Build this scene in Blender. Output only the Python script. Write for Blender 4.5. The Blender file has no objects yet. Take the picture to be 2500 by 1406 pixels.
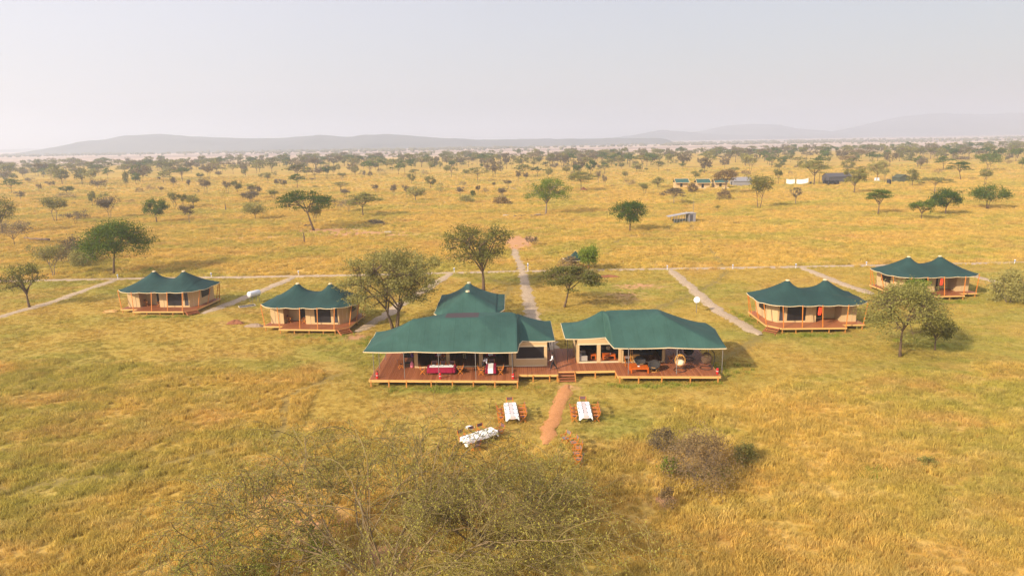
import bpy, math, random
import numpy as np
from math import sin, cos, pi, radians, sqrt, atan2
from mathutils import Vector, Matrix

C = bpy.context.scene.collection
S = bpy.context.scene

# ---------------------------------------------------------------- camera
CAM_H, F_PX = 23.0, 1667.0
PITCH, ROLL = math.atan((703 - 342) / F_PX), radians(1.0)
_r0 = np.array([1.0, 0, 0]); _u0 = np.array([0, sin(PITCH), cos(PITCH)]); FW = np.array([0, cos(PITCH), -sin(PITCH)])
RT = cos(ROLL) * _r0 - sin(ROLL) * _u0
UP = sin(ROLL) * _r0 + cos(ROLL) * _u0
cam = bpy.data.cameras.new('camera'); camo = bpy.data.objects.new('camera', cam); C.objects.link(camo)
cam.sensor_width = 36; cam.lens = 24.0; cam.clip_start = 0.5; cam.clip_end = 40000
m = Matrix(((RT[0], UP[0], -FW[0], 0), (RT[1], UP[1], -FW[1], 0), (RT[2], UP[2], -FW[2], CAM_H), (0, 0, 0, 1)))
camo.matrix_world = m
S.camera = camo

# ---------------------------------------------------------------- sky and sun
SUN_EL, SUN_AZ = radians(29), radians(220)      # direction towards the sun, counted from +X
sd = Vector((cos(SUN_EL) * cos(SUN_AZ), cos(SUN_EL) * sin(SUN_AZ), sin(SUN_EL)))
w = bpy.data.worlds.new('World'); S.world = w; w.use_nodes = True
nt = w.node_tree; nt.nodes.clear()
sky = nt.nodes.new('ShaderNodeTexSky'); sky.sky_type = 'NISHITA'; sky.sun_disc = False
sky.sun_elevation = SUN_EL; sky.sun_rotation = pi / 2 - SUN_AZ
sky.altitude = 0; sky.air_density = 1.4; sky.dust_density = 2.0; sky.ozone_density = 3.0
bg = nt.nodes.new('ShaderNodeBackground'); bg.inputs['Strength'].default_value = 0.10
wo = nt.nodes.new('ShaderNodeOutputWorld')
# high thin cloud veil over the whole sky, a little brighter towards the sun
tcw = nt.nodes.new('ShaderNodeTexCoord'); dt = nt.nodes.new('ShaderNodeVectorMath'); dt.operation = 'DOT_PRODUCT'; dt.inputs[1].default_value = tuple(sd)
nt.links.new(tcw.outputs['Generated'], dt.inputs[0])
vm = nt.nodes.new('ShaderNodeMapRange'); vm.inputs['From Min'].default_value = -1; vm.inputs['From Max'].default_value = 1
vm.inputs['To Min'].default_value = 0.54; vm.inputs['To Max'].default_value = 1.46; nt.links.new(dt.outputs['Value'], vm.inputs['Value'])
cn = nt.nodes.new('ShaderNodeTexNoise'); cn.inputs['Scale'].default_value = 2.2; cn.inputs['Detail'].default_value = 4
nt.links.new(tcw.outputs['Generated'], cn.inputs['Vector'])
cm_ = nt.nodes.new('ShaderNodeMapRange'); cm_.inputs['To Min'].default_value = 0.94; cm_.inputs['To Max'].default_value = 1.06; nt.links.new(cn.outputs['Fac'], cm_.inputs['Value'])
mu = nt.nodes.new('ShaderNodeMath'); mu.operation = 'MULTIPLY'; nt.links.new(vm.outputs[0], mu.inputs[0]); nt.links.new(cm_.outputs[0], mu.inputs[1])
vs_ = nt.nodes.new('ShaderNodeVectorMath'); vs_.operation = 'SCALE'; vs_.inputs[0].default_value = (6.55, 6.2, 6.9); nt.links.new(mu.outputs[0], vs_.inputs['Scale'])
mxw = nt.nodes.new('ShaderNodeMix'); mxw.data_type = 'RGBA'; mxw.inputs[0].default_value = 0.68
nt.links.new(sky.outputs[0], mxw.inputs[6]); nt.links.new(vs_.outputs[0], mxw.inputs[7])
nt.links.new(mxw.outputs[2], bg.inputs[0]); nt.links.new(bg.outputs[0], wo.inputs[0])
sun = bpy.data.lights.new('sun', 'SUN'); sun.energy = 4.9; sun.angle = radians(1.5); sun.color = (1.0, 0.85, 0.62)
so = bpy.data.objects.new('sun', sun); C.objects.link(so); so.rotation_euler = (-sd).to_track_quat('-Z', 'Y').to_euler()
S.view_settings.view_transform = 'Standard'; S.view_settings.look = 'None'
S.view_settings.gamma = 1.0; S.view_settings.use_curve_mapping = False
S.view_settings.exposure = 0.62
S.cycles.use_denoising = True
S.cycles.max_bounces = 5; S.cycles.diffuse_bounces = 3; S.cycles.glossy_bounces = 2; S.cycles.transmission_bounces = 3
S.cycles.transparent_max_bounces = 4; S.cycles.volume_bounces = 1
HAZE_DENSITY = 0.00040

# ---------------------------------------------------------------- pixel of the photograph -> point of the place
def ray(px, py): return (px - 1250) * RT + (703 - py) * UP + F_PX * FW
def G(px, py, z=0.0):
    d = ray(px, py); t = (z - CAM_H) / d[2]
    return np.array([0, 0, CAM_H]) + t * d
def at_y(px, py, Y):
    d = ray(px, py); return np.array([0, 0, CAM_H]) + (Y / d[1]) * d
def scale_at(p): return float((np.array(p) - np.array([0, 0, CAM_H])) @ FW) / F_PX   # metres per pixel

# ---------------------------------------------------------------- materials
def mat_new(name):
    m = bpy.data.materials.new(name); m.use_nodes = True
    n = m.node_tree; n.nodes.clear()
    o = n.nodes.new('ShaderNodeOutputMaterial')
    return m, n, o
def N(n, t, **kw):
    x = n.nodes.new(t)
    for k, v in kw.items(): setattr(x, k, v)
    return x
def noise(n, vec, scale, detail=4, rough=0.55):
    x = N(n, 'ShaderNodeTexNoise'); x.inputs['Scale'].default_value = scale
    x.inputs['Detail'].default_value = detail; x.inputs['Roughness'].default_value = rough
    if vec is not None: n.links.new(vec, x.inputs['Vector'])
    return x.outputs['Fac']
def ramp(n, fac, a, b):
    x = N(n, 'ShaderNodeMapRange'); x.inputs['From Min'].default_value = a; x.inputs['From Max'].default_value = b
    x.interpolation_type = 'SMOOTHSTEP'
    n.links.new(fac, x.inputs['Value']); return x.outputs[0]
def mix(n, fac, a, b, mode='MIX'):
    x = N(n, 'ShaderNodeMix', data_type='RGBA', blend_type=mode)
    for i, v in ((0, fac), (6, a), (7, b)):
        if isinstance(v, (int, float)): x.inputs[i].default_value = v
        elif isinstance(v, tuple): x.inputs[i].default_value = (*v, 1)
        else: n.links.new(v, x.inputs[i])
    return x.outputs[2]
def math_(n, op, a, b):
    x = N(n, 'ShaderNodeMath', operation=op)
    for i, v in ((0, a), (1, b)):
        if isinstance(v, (int, float)): x.inputs[i].default_value = v
        else: n.links.new(v, x.inputs[i])
    return x.outputs[0]
def simple(name, col, rough=0.7, var=0.25, scale=3.0, bump=0.0, bscale=30.0, metal=0.0, spec=0.3):
    m, n, o = mat_new(name)
    b = N(n, 'ShaderNodeBsdfPrincipled'); b.inputs['Roughness'].default_value = rough
    b.inputs['Metallic'].default_value = metal; b.inputs['Specular IOR Level'].default_value = spec
    g = N(n, 'ShaderNodeTexCoord'); oi = N(n, 'ShaderNodeObjectInfo')
    f = noise(n, g.outputs['Object'], scale, 5)
    f = math_(n, 'ADD', math_(n, 'MULTIPLY', f, 0.7), math_(n, 'MULTIPLY', oi.outputs['Random'], 0.3))
    c = mix(n, f, tuple(max(0, x * (1 - var)) for x in col), tuple(min(1, x * (1 + var)) for x in col))
    n.links.new(c, b.inputs['Base Color'])
    if bump:
        bm = N(n, 'ShaderNodeBump'); bm.inputs['Strength'].default_value = bump; bm.inputs['Distance'].default_value = 0.02
        n.links.new(noise(n, g.outputs['Object'], bscale, 3), bm.inputs['Height']); n.links.new(bm.outputs[0], b.inputs['Normal'])
    n.links.new(b.outputs[0], o.inputs[0])
    return m
def leaf_mat(name, ca, cb, trans=0.3, scale=0.8):
    m, n, o = mat_new(name)
    g = N(n, 'ShaderNodeNewGeometry'); oi = N(n, 'ShaderNodeObjectInfo')
    f = noise(n, g.outputs['Position'], scale, 3)
    f = ramp(n, math_(n, 'ADD', math_(n, 'MULTIPLY', f, 0.75), math_(n, 'MULTIPLY', oi.outputs['Random'], 0.3)), 0.3, 0.75)
    c = mix(n, f, ca, cb)
    d = N(n, 'ShaderNodeBsdfDiffuse'); t = N(n, 'ShaderNodeBsdfTranslucent'); x = N(n, 'ShaderNodeMixShader')
    x.inputs[0].default_value = trans
    n.links.new(c, d.inputs[0]); n.links.new(c, t.inputs[0])
    n.links.new(d.outputs[0], x.inputs[1]); n.links.new(t.outputs[0], x.inputs[2]); n.links.new(x.outputs[0], o.inputs[0])
    return m

def grass_colour(n, pos, gold, olive, tan, straw):
    """patches of dry grass, seen the same by the ground sheet and by the tufts on it"""
    s = N(n, 'ShaderNodeMapping'); s.inputs['Scale'].default_value = (0.6, 1.0, 1.0); n.links.new(pos, s.inputs[0])
    p = s.outputs[0]
    a = ramp(n, noise(n, p, 0.055, 5, 0.6), 0.42, 0.62)
    b = ramp(n, noise(n, p, 0.12, 6, 0.65), 0.48, 0.68)
    c = ramp(n, noise(n, p, 0.45, 5, 0.6), 0.45, 0.72)
    x = mix(n, a, gold, olive)
    x = mix(n, math_(n, 'MULTIPLY', b, 0.75), x, tan)
    return mix(n, math_(n, 'MULTIPLY', c, 0.55), x, straw)

GOLD, OLIVE, TAN, STRAW = (0.51, 0.325, 0.085), (0.375, 0.30, 0.07), (0.475, 0.275, 0.095), (0.60, 0.415, 0.145)
MGOLD, MOLIVE, MTAN, MSTRAW = (0.41, 0.285, 0.07), (0.29, 0.255, 0.06), (0.42, 0.26, 0.08), (0.47, 0.345, 0.105)

def grass_mat(name, cols, trans=0.25):
    m, n, o = mat_new(name)
    g = N(n, 'ShaderNodeNewGeometry'); oi = N(n, 'ShaderNodeObjectInfo')
    c = grass_colour(n, g.outputs['Position'], *cols)
    c = mix(n, 1.0, c, mix(n, oi.outputs['Random'], (0.72, 0.72, 0.72), (1.2, 1.16, 1.1)), 'MULTIPLY')
    d = N(n, 'ShaderNodeBsdfDiffuse'); t = N(n, 'ShaderNodeBsdfTranslucent'); x = N(n, 'ShaderNodeMixShader')
    x.inputs[0].default_value = trans
    n.links.new(c, d.inputs[0]); n.links.new(c, t.inputs[0])
    n.links.new(d.outputs[0], x.inputs[1]); n.links.new(t.outputs[0], x.inputs[2]); n.links.new(x.outputs[0], o.inputs[0])
    return m

def ground_mat():
    m, n, o = mat_new('savanna ground')
    g = N(n, 'ShaderNodeNewGeometry'); P = g.outputs['Position']
    am = N(n, 'ShaderNodeAttribute', attribute_name='mown').outputs['Fac']
    asx = N(n, 'ShaderNodeAttribute', attribute_name='soil').outputs['Fac']
    at = N(n, 'ShaderNodeAttribute', attribute_name='track').outputs['Fac']
    af = N(n, 'ShaderNodeAttribute', attribute_name='far').outputs['Fac']
    ag = N(n, 'ShaderNodeAttribute', attribute_name='lush').outputs['Fac']
    tall = grass_colour(n, P, GOLD, OLIVE, TAN, STRAW)
    mown = grass_colour(n, P, MGOLD, MOLIVE, MTAN, MSTRAW)
    c = mix(n, am, tall, mown)
    # fine grain of single tufts too far off to be built
    fine = noise(n, P, 3.2, 7, 0.75)
    c = mix(n, 1.0, c, mix(n, ramp(n, fine, 0.35, 0.65), (0.80, 0.78, 0.74), (1.14, 1.12, 1.08)), 'MULTIPLY')
    sp = ramp(n, noise(n, P, 0.9, 5, 0.65), 0.60, 0.70)
    c = mix(n, math_(n, 'MULTIPLY', sp, 0.35), c, (0.20, 0.17, 0.06))
    c = mix(n, math_(n, 'MULTIPLY', ag, 0.8), c, (0.13, 0.19, 0.03))
    sn = ramp(n, math_(n, 'ADD', asx, math_(n, 'MULTIPLY', math_(n, 'SUBTRACT', noise(n, P, 0.5, 6, 0.65), 0.5), 0.9)), 0.35, 0.75)
    c = mix(n, sn, c, mix(n, noise(n, P, 1.2, 4), (0.42, 0.205, 0.10), (0.56, 0.33, 0.18)))
    c = mix(n, math_(n, 'MULTIPLY', at, 0.8), c, (0.22, 0.165, 0.06))
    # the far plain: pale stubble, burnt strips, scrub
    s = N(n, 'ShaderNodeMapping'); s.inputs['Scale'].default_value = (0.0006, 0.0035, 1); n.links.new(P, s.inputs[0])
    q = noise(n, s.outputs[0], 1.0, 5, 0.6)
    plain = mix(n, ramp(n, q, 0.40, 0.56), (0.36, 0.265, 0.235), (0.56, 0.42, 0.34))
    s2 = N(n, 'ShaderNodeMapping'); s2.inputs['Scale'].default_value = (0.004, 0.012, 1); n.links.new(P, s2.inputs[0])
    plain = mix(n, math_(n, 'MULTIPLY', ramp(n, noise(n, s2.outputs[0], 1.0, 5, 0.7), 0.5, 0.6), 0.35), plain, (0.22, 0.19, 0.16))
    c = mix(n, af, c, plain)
    b = N(n, 'ShaderNodeBsdfDiffuse'); n.links.new(c, b.inputs[0])
    bm = N(n, 'ShaderNodeBump'); bm.inputs['Strength'].default_value = 0.5; bm.inputs['Distance'].default_value = 0.22
    n.links.new(noise(n, P, 2.6, 6, 0.75), bm.inputs['Height']); n.links.new(bm.outputs[0], b.inputs['Normal'])
    n.links.new(b.outputs[0], o.inputs[0])
    return m

def path_mat(name, ca, cb, scale=4.0):
    m, n, o = mat_new(name)
    g = N(n, 'ShaderNodeNewGeometry'); P = g.outputs['Position']
    v = N(n, 'ShaderNodeTexVoronoi'); v.inputs['Scale'].default_value = scale; n.links.new(P, v.inputs['Vector'])
    c = mix(n, v.outputs['Color'], ca, cb)
    c = mix(n, math_(n, 'MULTIPLY', ramp(n, noise(n, P, 0.7, 5), 0.5, 0.75), 0.5), c, tuple(x * 0.7 for x in ca))
    b = N(n, 'ShaderNodeBsdfDiffuse'); n.links.new(c, b.inputs[0])
    bm = N(n, 'ShaderNodeBump'); bm.inputs['Strength'].default_value = 0.6; bm.inputs['Distance'].default_value = 0.03
    n.links.new(v.outputs['Distance'], bm.inputs['Height']); n.links.new(bm.outputs[0], b.inputs['Normal'])
    n.links.new(b.outputs[0], o.inputs[0]); return m

def canvas_mat(name, col, seam=1.5, var=0.16):
    """tent cloth: faded in places, sewn from strips"""
    m, n, o = mat_new(name)
    tc = N(n, 'ShaderNodeTexCoord'); b = N(n, 'ShaderNodeBsdfPrincipled')
    b.inputs['Roughness'].default_value = 0.75; b.inputs['Specular IOR Level'].default_value = 0.15
    O = tc.outputs['Object']
    f = ramp(n, noise(n, O, 0.35, 7, 0.65), 0.3, 0.7)
    c = mix(n, f, tuple(x * (1 - var) for x in col), tuple(x * (1 + var) for x in col))
    s = N(n, 'ShaderNodeMapping'); s.inputs['Scale'].default_value = (2.2, 0.5, 1); n.links.new(O, s.inputs[0])
    c = mix(n, math_(n, 'MULTIPLY', ramp(n, noise(n, s.outputs[0], 1, 4), 0.45, 0.8), 0.14), c, tuple(min(1, x * 1.4 + 0.004) for x in col))
    sx = N(n, 'ShaderNodeSeparateXYZ'); n.links.new(O, sx.inputs[0])
    fr = math_(n, 'FRACT', math_(n, 'DIVIDE', sx.outputs[0], seam), 0.0)
    e = math_(n, 'LESS_THAN', math_(n, 'ABSOLUTE', math_(n, 'SUBTRACT', fr, 0.5), 0.0), 0.018)
    c = mix(n, math_(n, 'MULTIPLY', e, 0.2), c, tuple(x * 0.55 for x in col))
    n.links.new(c, b.inputs['Base Color'])
    bm = N(n, 'ShaderNodeBump'); bm.inputs['Strength'].default_value = 0.5; bm.inputs['Distance'].default_value = 0.09
    h = math_(n, 'ADD', noise(n, s.outputs[0], 0.8, 3), math_(n, 'MULTIPLY', e, 0.4))
    n.links.new(h, bm.inputs['Height']); n.links.new(bm.outputs[0], b.inputs['Normal'])
    n.links.new(b.outputs[0], o.inputs[0]); return m

def wood_mat(name, ca, cb):
    m, n, o = mat_new(name)
    tc = N(n, 'ShaderNodeTexCoord'); oi = N(n, 'ShaderNodeObjectInfo'); g = N(n, 'ShaderNodeNewGeometry')
    s = N(n, 'ShaderNodeMapping'); s.inputs['Scale'].default_value = (9, 0.7, 4); n.links.new(g.outputs['Position'], s.inputs[0])
    f = math_(n, 'ADD', math_(n, 'MULTIPLY', noise(n, s.outputs[0], 1, 4), 0.6), math_(n, 'MULTIPLY', oi.outputs['Random'], 0.6))
    b = N(n, 'ShaderNodeBsdfPrincipled'); b.inputs['Roughness'].default_value = 0.55; b.inputs['Specular IOR Level'].default_value = 0.3
    c = mix(n, f, ca, cb)
    c = mix(n, math_(n, 'MULTIPLY', ramp(n, noise(n, g.outputs['Position'], 0.8, 4), 0.5, 0.8), 0.22), c, (0.36, 0.20, 0.11))
    n.links.new(c, b.inputs['Base Color']); n.links.new(b.outputs[0], o.inputs[0]); return m

M = {}
M['ground'] = ground_mat()
M['tall'] = grass_mat('tall dry grass', ((0.62, 0.44, 0.115), (0.46, 0.395, 0.09), (0.60, 0.385, 0.13), (0.72, 0.54, 0.20)), 0.35)
M['short'] = grass_mat('short grass', ((0.51, 0.37, 0.095), (0.37, 0.34, 0.08), (0.51, 0.345, 0.12), (0.58, 0.435, 0.15)), 0.35)
M['lush'] = leaf_mat('lush green grass', (0.19, 0.22, 0.035), (0.33, 0.34, 0.06), 0.3, 1.0)
M['gravel'] = path_mat('pale gravel', (0.33, 0.245, 0.165), (0.52, 0.40, 0.285), 8.0)
M['redsoil'] = path_mat('red earth', (0.43, 0.19, 0.075), (0.55, 0.27, 0.12), 10.0)
M['canvas'] = canvas_mat('dark green canvas', (0.021, 0.053, 0.050))
M['canvas2'] = canvas_mat('faded green canvas', (0.036, 0.086, 0.072))
M['panel'] = simple('brown vent canvas', (0.060, 0.042, 0.046), 0.8, 0.15)
M['beige'] = simple('beige canvas', (0.52, 0.36, 0.185), 0.85, 0.10, 1.5, 0.3, 6)
M['trim'] = simple('cream rope trim', (0.62, 0.50, 0.32), 0.8, 0.1)
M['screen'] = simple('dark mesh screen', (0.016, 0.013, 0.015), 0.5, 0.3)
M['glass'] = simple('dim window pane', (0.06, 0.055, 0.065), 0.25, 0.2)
M['shade_liner'] = simple('added interior shade lining', (0.022, 0.016, 0.016), 0.9, 0.2)  # near-black colour carries the interior shade, for sheets added inside the tents
M['deck'] = wood_mat('red stained boards', (0.185, 0.048, 0.016), (0.41, 0.145, 0.062))
M['fascia'] = simple('yellow fascia board', (0.60, 0.35, 0.12), 0.6, 0.2, 4)
M['orange'] = simple('orange varnished wood', (0.56, 0.185, 0.028), 0.5, 0.18, 5)
M['post'] = simple('orange brown post', (0.50, 0.21, 0.05), 0.6, 0.25, 5)
M['redwood'] = simple('orange red table wood', (0.56, 0.115, 0.015), 0.4, 0.15, 4)
M['steel'] = simple('grey steel pole', (0.20, 0.18, 0.17), 0.5, 0.15, 3)
M['black'] = simple('black metal', (0.02, 0.02, 0.022), 0.5, 0.2)
M['fabric'] = simple('mauve brown sling', (0.17, 0.09, 0.095), 0.85, 0.2)
M['greyfab'] = simple('grey sling', (0.19, 0.155, 0.15), 0.85, 0.2)
M['white'] = simple('white cloth', (0.82, 0.80, 0.80), 0.85, 0.05, 8)
M['runner'] = simple('dusty pink runner', (0.62, 0.50, 0.49), 0.85, 0.12, 8)
M['maroon'] = simple('maroon cloth', (0.25, 0.006, 0.035), 0.85, 0.15, 4)
M['china'] = simple('white china', (0.85, 0.85, 0.86), 0.3, 0.03)
M['mat'] = simple('grey place mat', (0.22, 0.24, 0.25), 0.8, 0.1)
M['red'] = simple('red enamel', (0.62, 0.015, 0.02), 0.35, 0.1)
M['redcloth'] = simple('red cloth', (0.75, 0.06, 0.02), 0.8, 0.1)
M['wicker'] = simple('golden wicker', (0.58, 0.30, 0.075), 0.7, 0.2, 12)
M['brownwicker'] = simple('brown wicker', (0.16, 0.095, 0.06), 0.7, 0.25, 12)
M['darkwicker'] = simple('black wicker', (0.03, 0.024, 0.026), 0.7, 0.3, 12)
M['cushion'] = simple('cream cushion', (0.80, 0.64, 0.44), 0.9, 0.08, 3)
M['darkcushion'] = simple('charcoal cushion', (0.045, 0.04, 0.04), 0.9, 0.45, 9)
M['sofa'] = simple('grey beige sofa cloth', (0.34, 0.30, 0.26), 0.9, 0.15)
M['tank'] = simple('white painted tank', (0.62, 0.64, 0.68), 0.35, 0.05)
M['blacktank'] = simple('black plastic tank', (0.016, 0.017, 0.022), 0.4, 0.2)
M['zinc'] = simple('grey sheet metal', (0.24, 0.23, 0.24), 0.45, 0.15, 4)
M['pv'] = simple('silver roof sheet', (0.33, 0.31, 0.31), 0.4, 0.1, 2)
M['greytent'] = simple('dark grey tent cloth', (0.075, 0.07, 0.08), 0.8, 0.2)
M['olive_tent'] = simple('olive tent cloth', (0.06, 0.07, 0.045), 0.8, 0.2)
M['fargreen'] = simple('green fly sheet', (0.028, 0.085, 0.075), 0.8, 0.2)
M['pink'] = simple('pink plastic', (0.75, 0.22, 0.30), 0.5, 0.1)
M['purple'] = simple('purple cloth', (0.10, 0.035, 0.22), 0.8, 0.15)
M['blue'] = simple('blue plastic', (0.16, 0.22, 0.55), 0.4, 0.1)
M['dirt'] = simple('dug red earth', (0.23, 0.09, 0.045), 0.95, 0.4, 2, 0.8, 5)
M['rubble'] = simple('grey brown rubble', (0.26, 0.19, 0.14), 0.95, 0.35, 2, 0.8, 5)
M['slab'] = simple('pale stone', (0.46, 0.39, 0.32), 0.9, 0.15)
M['log'] = simple('weathered dead wood', (0.20, 0.14, 0.10), 0.9, 0.3, 4)
M['bark'] = simple('brown bark', (0.13, 0.085, 0.055), 0.95, 0.35, 5, 0.6, 20)
M['barkgrey'] = simple('grey bark', (0.20, 0.155, 0.12), 0.95, 0.3, 5, 0.6, 20)
M['bark_near'] = simple('thorn bark', (0.20, 0.14, 0.075), 0.95, 0.45, 3)
M['leaf_green'] = leaf_mat('green acacia leaf', (0.050, 0.095, 0.015), (0.125, 0.170, 0.03))
M['leaf_bright'] = leaf_mat('bright acacia leaf', (0.11, 0.17, 0.02), (0.21, 0.26, 0.04))
M['leaf_olive'] = leaf_mat('olive acacia leaf', (0.135, 0.135, 0.036), (0.28, 0.26, 0.075))
M['leaf_pale'] = leaf_mat('pale acacia leaf', (0.20, 0.185, 0.055), (0.36, 0.32, 0.11))
M['leaf_grey'] = leaf_mat('dry grey thorn twig', (0.15, 0.115, 0.068), (0.26, 0.205, 0.125))
M['leaf_brown'] = leaf_mat('dead brown twig', (0.19, 0.125, 0.058), (0.31, 0.22, 0.11))
M['leaf_thorn'] = leaf_mat('yellow green thorn leaf', (0.25, 0.22, 0.045), (0.42, 0.38, 0.085), 0.35, 0.5)
M['leaf_thorn2'] = leaf_mat('fresh thorn leaf', (0.19, 0.25, 0.04), (0.34, 0.38, 0.07), 0.35, 0.5)
M['twig'] = leaf_mat('thorn twig', (0.11, 0.082, 0.034), (0.22, 0.17, 0.075), 0.0, 0.7)
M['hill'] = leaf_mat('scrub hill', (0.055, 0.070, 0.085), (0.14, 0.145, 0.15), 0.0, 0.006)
M['far_leaf'] = leaf_mat('far woodland', (0.13, 0.125, 0.09), (0.20, 0.18, 0.13), 0.0, 0.05)
M['skin'] = simple('brown skin', (0.10, 0.045, 0.025), 0.55, 0.1)
M['hair'] = simple('black hair', (0.012, 0.010, 0.010), 0.8, 0.2)
M['shirt'] = simple('white shirt', (0.80, 0.80, 0.83), 0.85, 0.04)
M['trousers'] = simple('black trousers', (0.018, 0.017, 0.022), 0.85, 0.2)
M['khaki'] = simple('khaki trousers', (0.36, 0.28, 0.16), 0.85, 0.1)

# ---------------------------------------------------------------- mesh builder
class MB:
    def __init__(s): s.v = []; s.f = []; s.mi = []; s.cur = 0
    def add(s, vs, fs):
        o = len(s.v); s.v.extend([tuple(map(float, p)) for p in vs])
        for f in fs: s.f.append(tuple(i + o for i in f)); s.mi.append(s.cur)
    def box(s, c, d, rz=0.0):
        x, y, z = d[0] / 2, d[1] / 2, d[2] / 2; ca, sa = cos(rz), sin(rz)
        vs = []
        for k in (-z, z):
            for a, b in ((-x, -y), (x, -y), (x, y), (-x, y)):
                vs.append((c[0] + a * ca - b * sa, c[1] + a * sa + b * ca, c[2] + k))
        s.add(vs, [(3, 2, 1, 0), (4, 5, 6, 7), (0, 1, 5, 4), (1, 2, 6, 5), (2, 3, 7, 6), (3, 0, 4, 7)])
        return s
    def bar(s, p, q, w, h=None):
        h = h or w; p = Vector(p); q = Vector(q); d = (q - p)
        if d.length < 1e-6: return s
        d.normalize(); u = Vector((0, 0, 1)) if abs(d.z) < 0.95 else Vector((1, 0, 0))
        a = d.cross(u).normalized(); b = a.cross(d).normalized()
        vs = []
        for e in (p, q):
            for i, j in ((-1, -1), (1, -1), (1, 1), (-1, 1)): vs.append(e + a * (i * w / 2) + b * (j * h / 2))
        s.add(vs, [(3, 2, 1, 0), (4, 5, 6, 7), (0, 1, 5, 4), (1, 2, 6, 5), (2, 3, 7, 6), (3, 0, 4, 7)])
        return s
    def tube(s, pts, rad, n=6, cap=True):
        pts = [Vector(p) for p in pts]
        if not hasattr(rad, '__len__'): rad = [rad] * len(pts)
        o = len(s.v); ref = Vector((0.31, 0.77, 0.55))
        for i, p in enumerate(pts):
            d = (pts[min(i + 1, len(pts) - 1)] - pts[max(i - 1, 0)])
            if d.length < 1e-9: d = Vector((0, 0, 1))
            d.normalize()
            a = d.cross(ref)
            if a.length < 0.05: a = d.cross(Vector((1, 0, 0)))
            a.normalize(); b = d.cross(a)
            for k in range(n):
                t = 2 * pi * k / n; q = p + (a * cos(t) + b * sin(t)) * rad[i]; s.v.append((q.x, q.y, q.z))
        for i in range(len(pts) - 1):
            for k in range(n):
                s.f.append((o + i * n + k, o + i * n + (k + 1) % n, o + (i + 1) * n + (k + 1) % n, o + (i + 1) * n + k)); s.mi.append(s.cur)
        if cap:
            s.f.append(tuple(o + k for k in range(n))[::-1]); s.mi.append(s.cur)
            e = o + (len(pts) - 1) * n; s.f.append(tuple(e + k for k in range(n))); s.mi.append(s.cur)
        return s
    def prism(s, poly, z0, z1):
        n = len(poly)
        vs = [(x, y, z0) for x, y in poly] + [(x, y, z1) for x, y in poly]
        s.add(vs, [tuple(range(n))[::-1], tuple(range(n, 2 * n))] + [(i, (i + 1) % n, n + (i + 1) % n, n + i) for i in range(n)])
        return s
    def lathe(s, prof, c=(0, 0, 0), n=12, sq=(1, 1)):
        o = len(s.v)
        for r, z in prof:
            for k in range(n):
                t = 2 * pi * k / n; s.v.append((c[0] + r * cos(t) * sq[0], c[1] + r * sin(t) * sq[1], c[2] + z))
        for i in range(len(prof) - 1):
            for k in range(n):
                s.f.append((o + i * n + k, o + i * n + (k + 1) % n, o + (i + 1) * n + (k + 1) % n, o + (i + 1) * n + k)); s.mi.append(s.cur)
        s.f.append(tuple(o + k for k in range(n))[::-1]); s.mi.append(s.cur)
        e = o + (len(prof) - 1) * n; s.f.append(tuple(e + k for k in range(n))); s.mi.append(s.cur)
        return s
    def ball(s, c, r, nu=10, nv=6):
        prof = [(max(1e-3, sin(pi * i / nv)), -cos(pi * i / nv)) for i in range(nv + 1)]
        o = len(s.v); s.lathe(prof, (0, 0, 0), nu)
        for i in range(o, len(s.v)):
            x, y, z = s.v[i]; s.v[i] = (c[0] + x * r[0], c[1] + y * r[1], c[2] + z * r[2])
        return s
    def mesh(s, name, mats, smooth=False):
        me = bpy.data.meshes.new(name); me.from_pydata(s.v, [], s.f)
        for q in (mats if isinstance(mats, (list, tuple)) else [mats]): me.materials.append(q)
        if isinstance(mats, (list, tuple)) and len(mats) > 1: me.polygons.foreach_set('material_index', s.mi)
        if smooth: me.polygons.foreach_set('use_smooth', [True] * len(me.polygons))
        me.update(); return me
    def build(s, name, mats, parent=None, smooth=False):
        return obj(name, s.mesh(name, mats, smooth), parent)
def obj(name, me, parent=None):
    o = bpy.data.objects.new(name, me); C.objects.link(o)
    if parent is not None: o.parent = parent
    return o
def tag(o, label, cat=None, group=None, kind=None):
    o['label'] = label
    if cat: o['category'] = cat
    if group: o['group'] = group
    if kind: o['kind'] = kind
    return o
def thing(name, label, cat, loc=(0, 0, 0), rz=0.0, group=None):
    o = bpy.data.objects.new(name, None); C.objects.link(o); o.empty_display_size = 0.2
    o.location = tuple(map(float, loc)); o.rotation_euler = (0, 0, rz)
    return tag(o, label, cat, group)
def struct(o, label=None):
    o['kind'] = 'structure'
    if label: o['label'] = label
    return o
CH = {}
def copy_tree(o, parent=None):
    c = o.copy(); C.objects.link(c)
    if parent is not None: c.parent = parent
    for ch in [x for x in o.children]: copy_tree(ch, c)
    return c
def dup(o, loc, rz=0.0, label=None, group=None, sc=None):
    c = copy_tree(o); c.location = tuple(map(float, loc)); c.rotation_euler = (0, 0, rz)
    if label: c['label'] = label
    if group: c['group'] = group
    if sc: c.scale = sc
    return c

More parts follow.
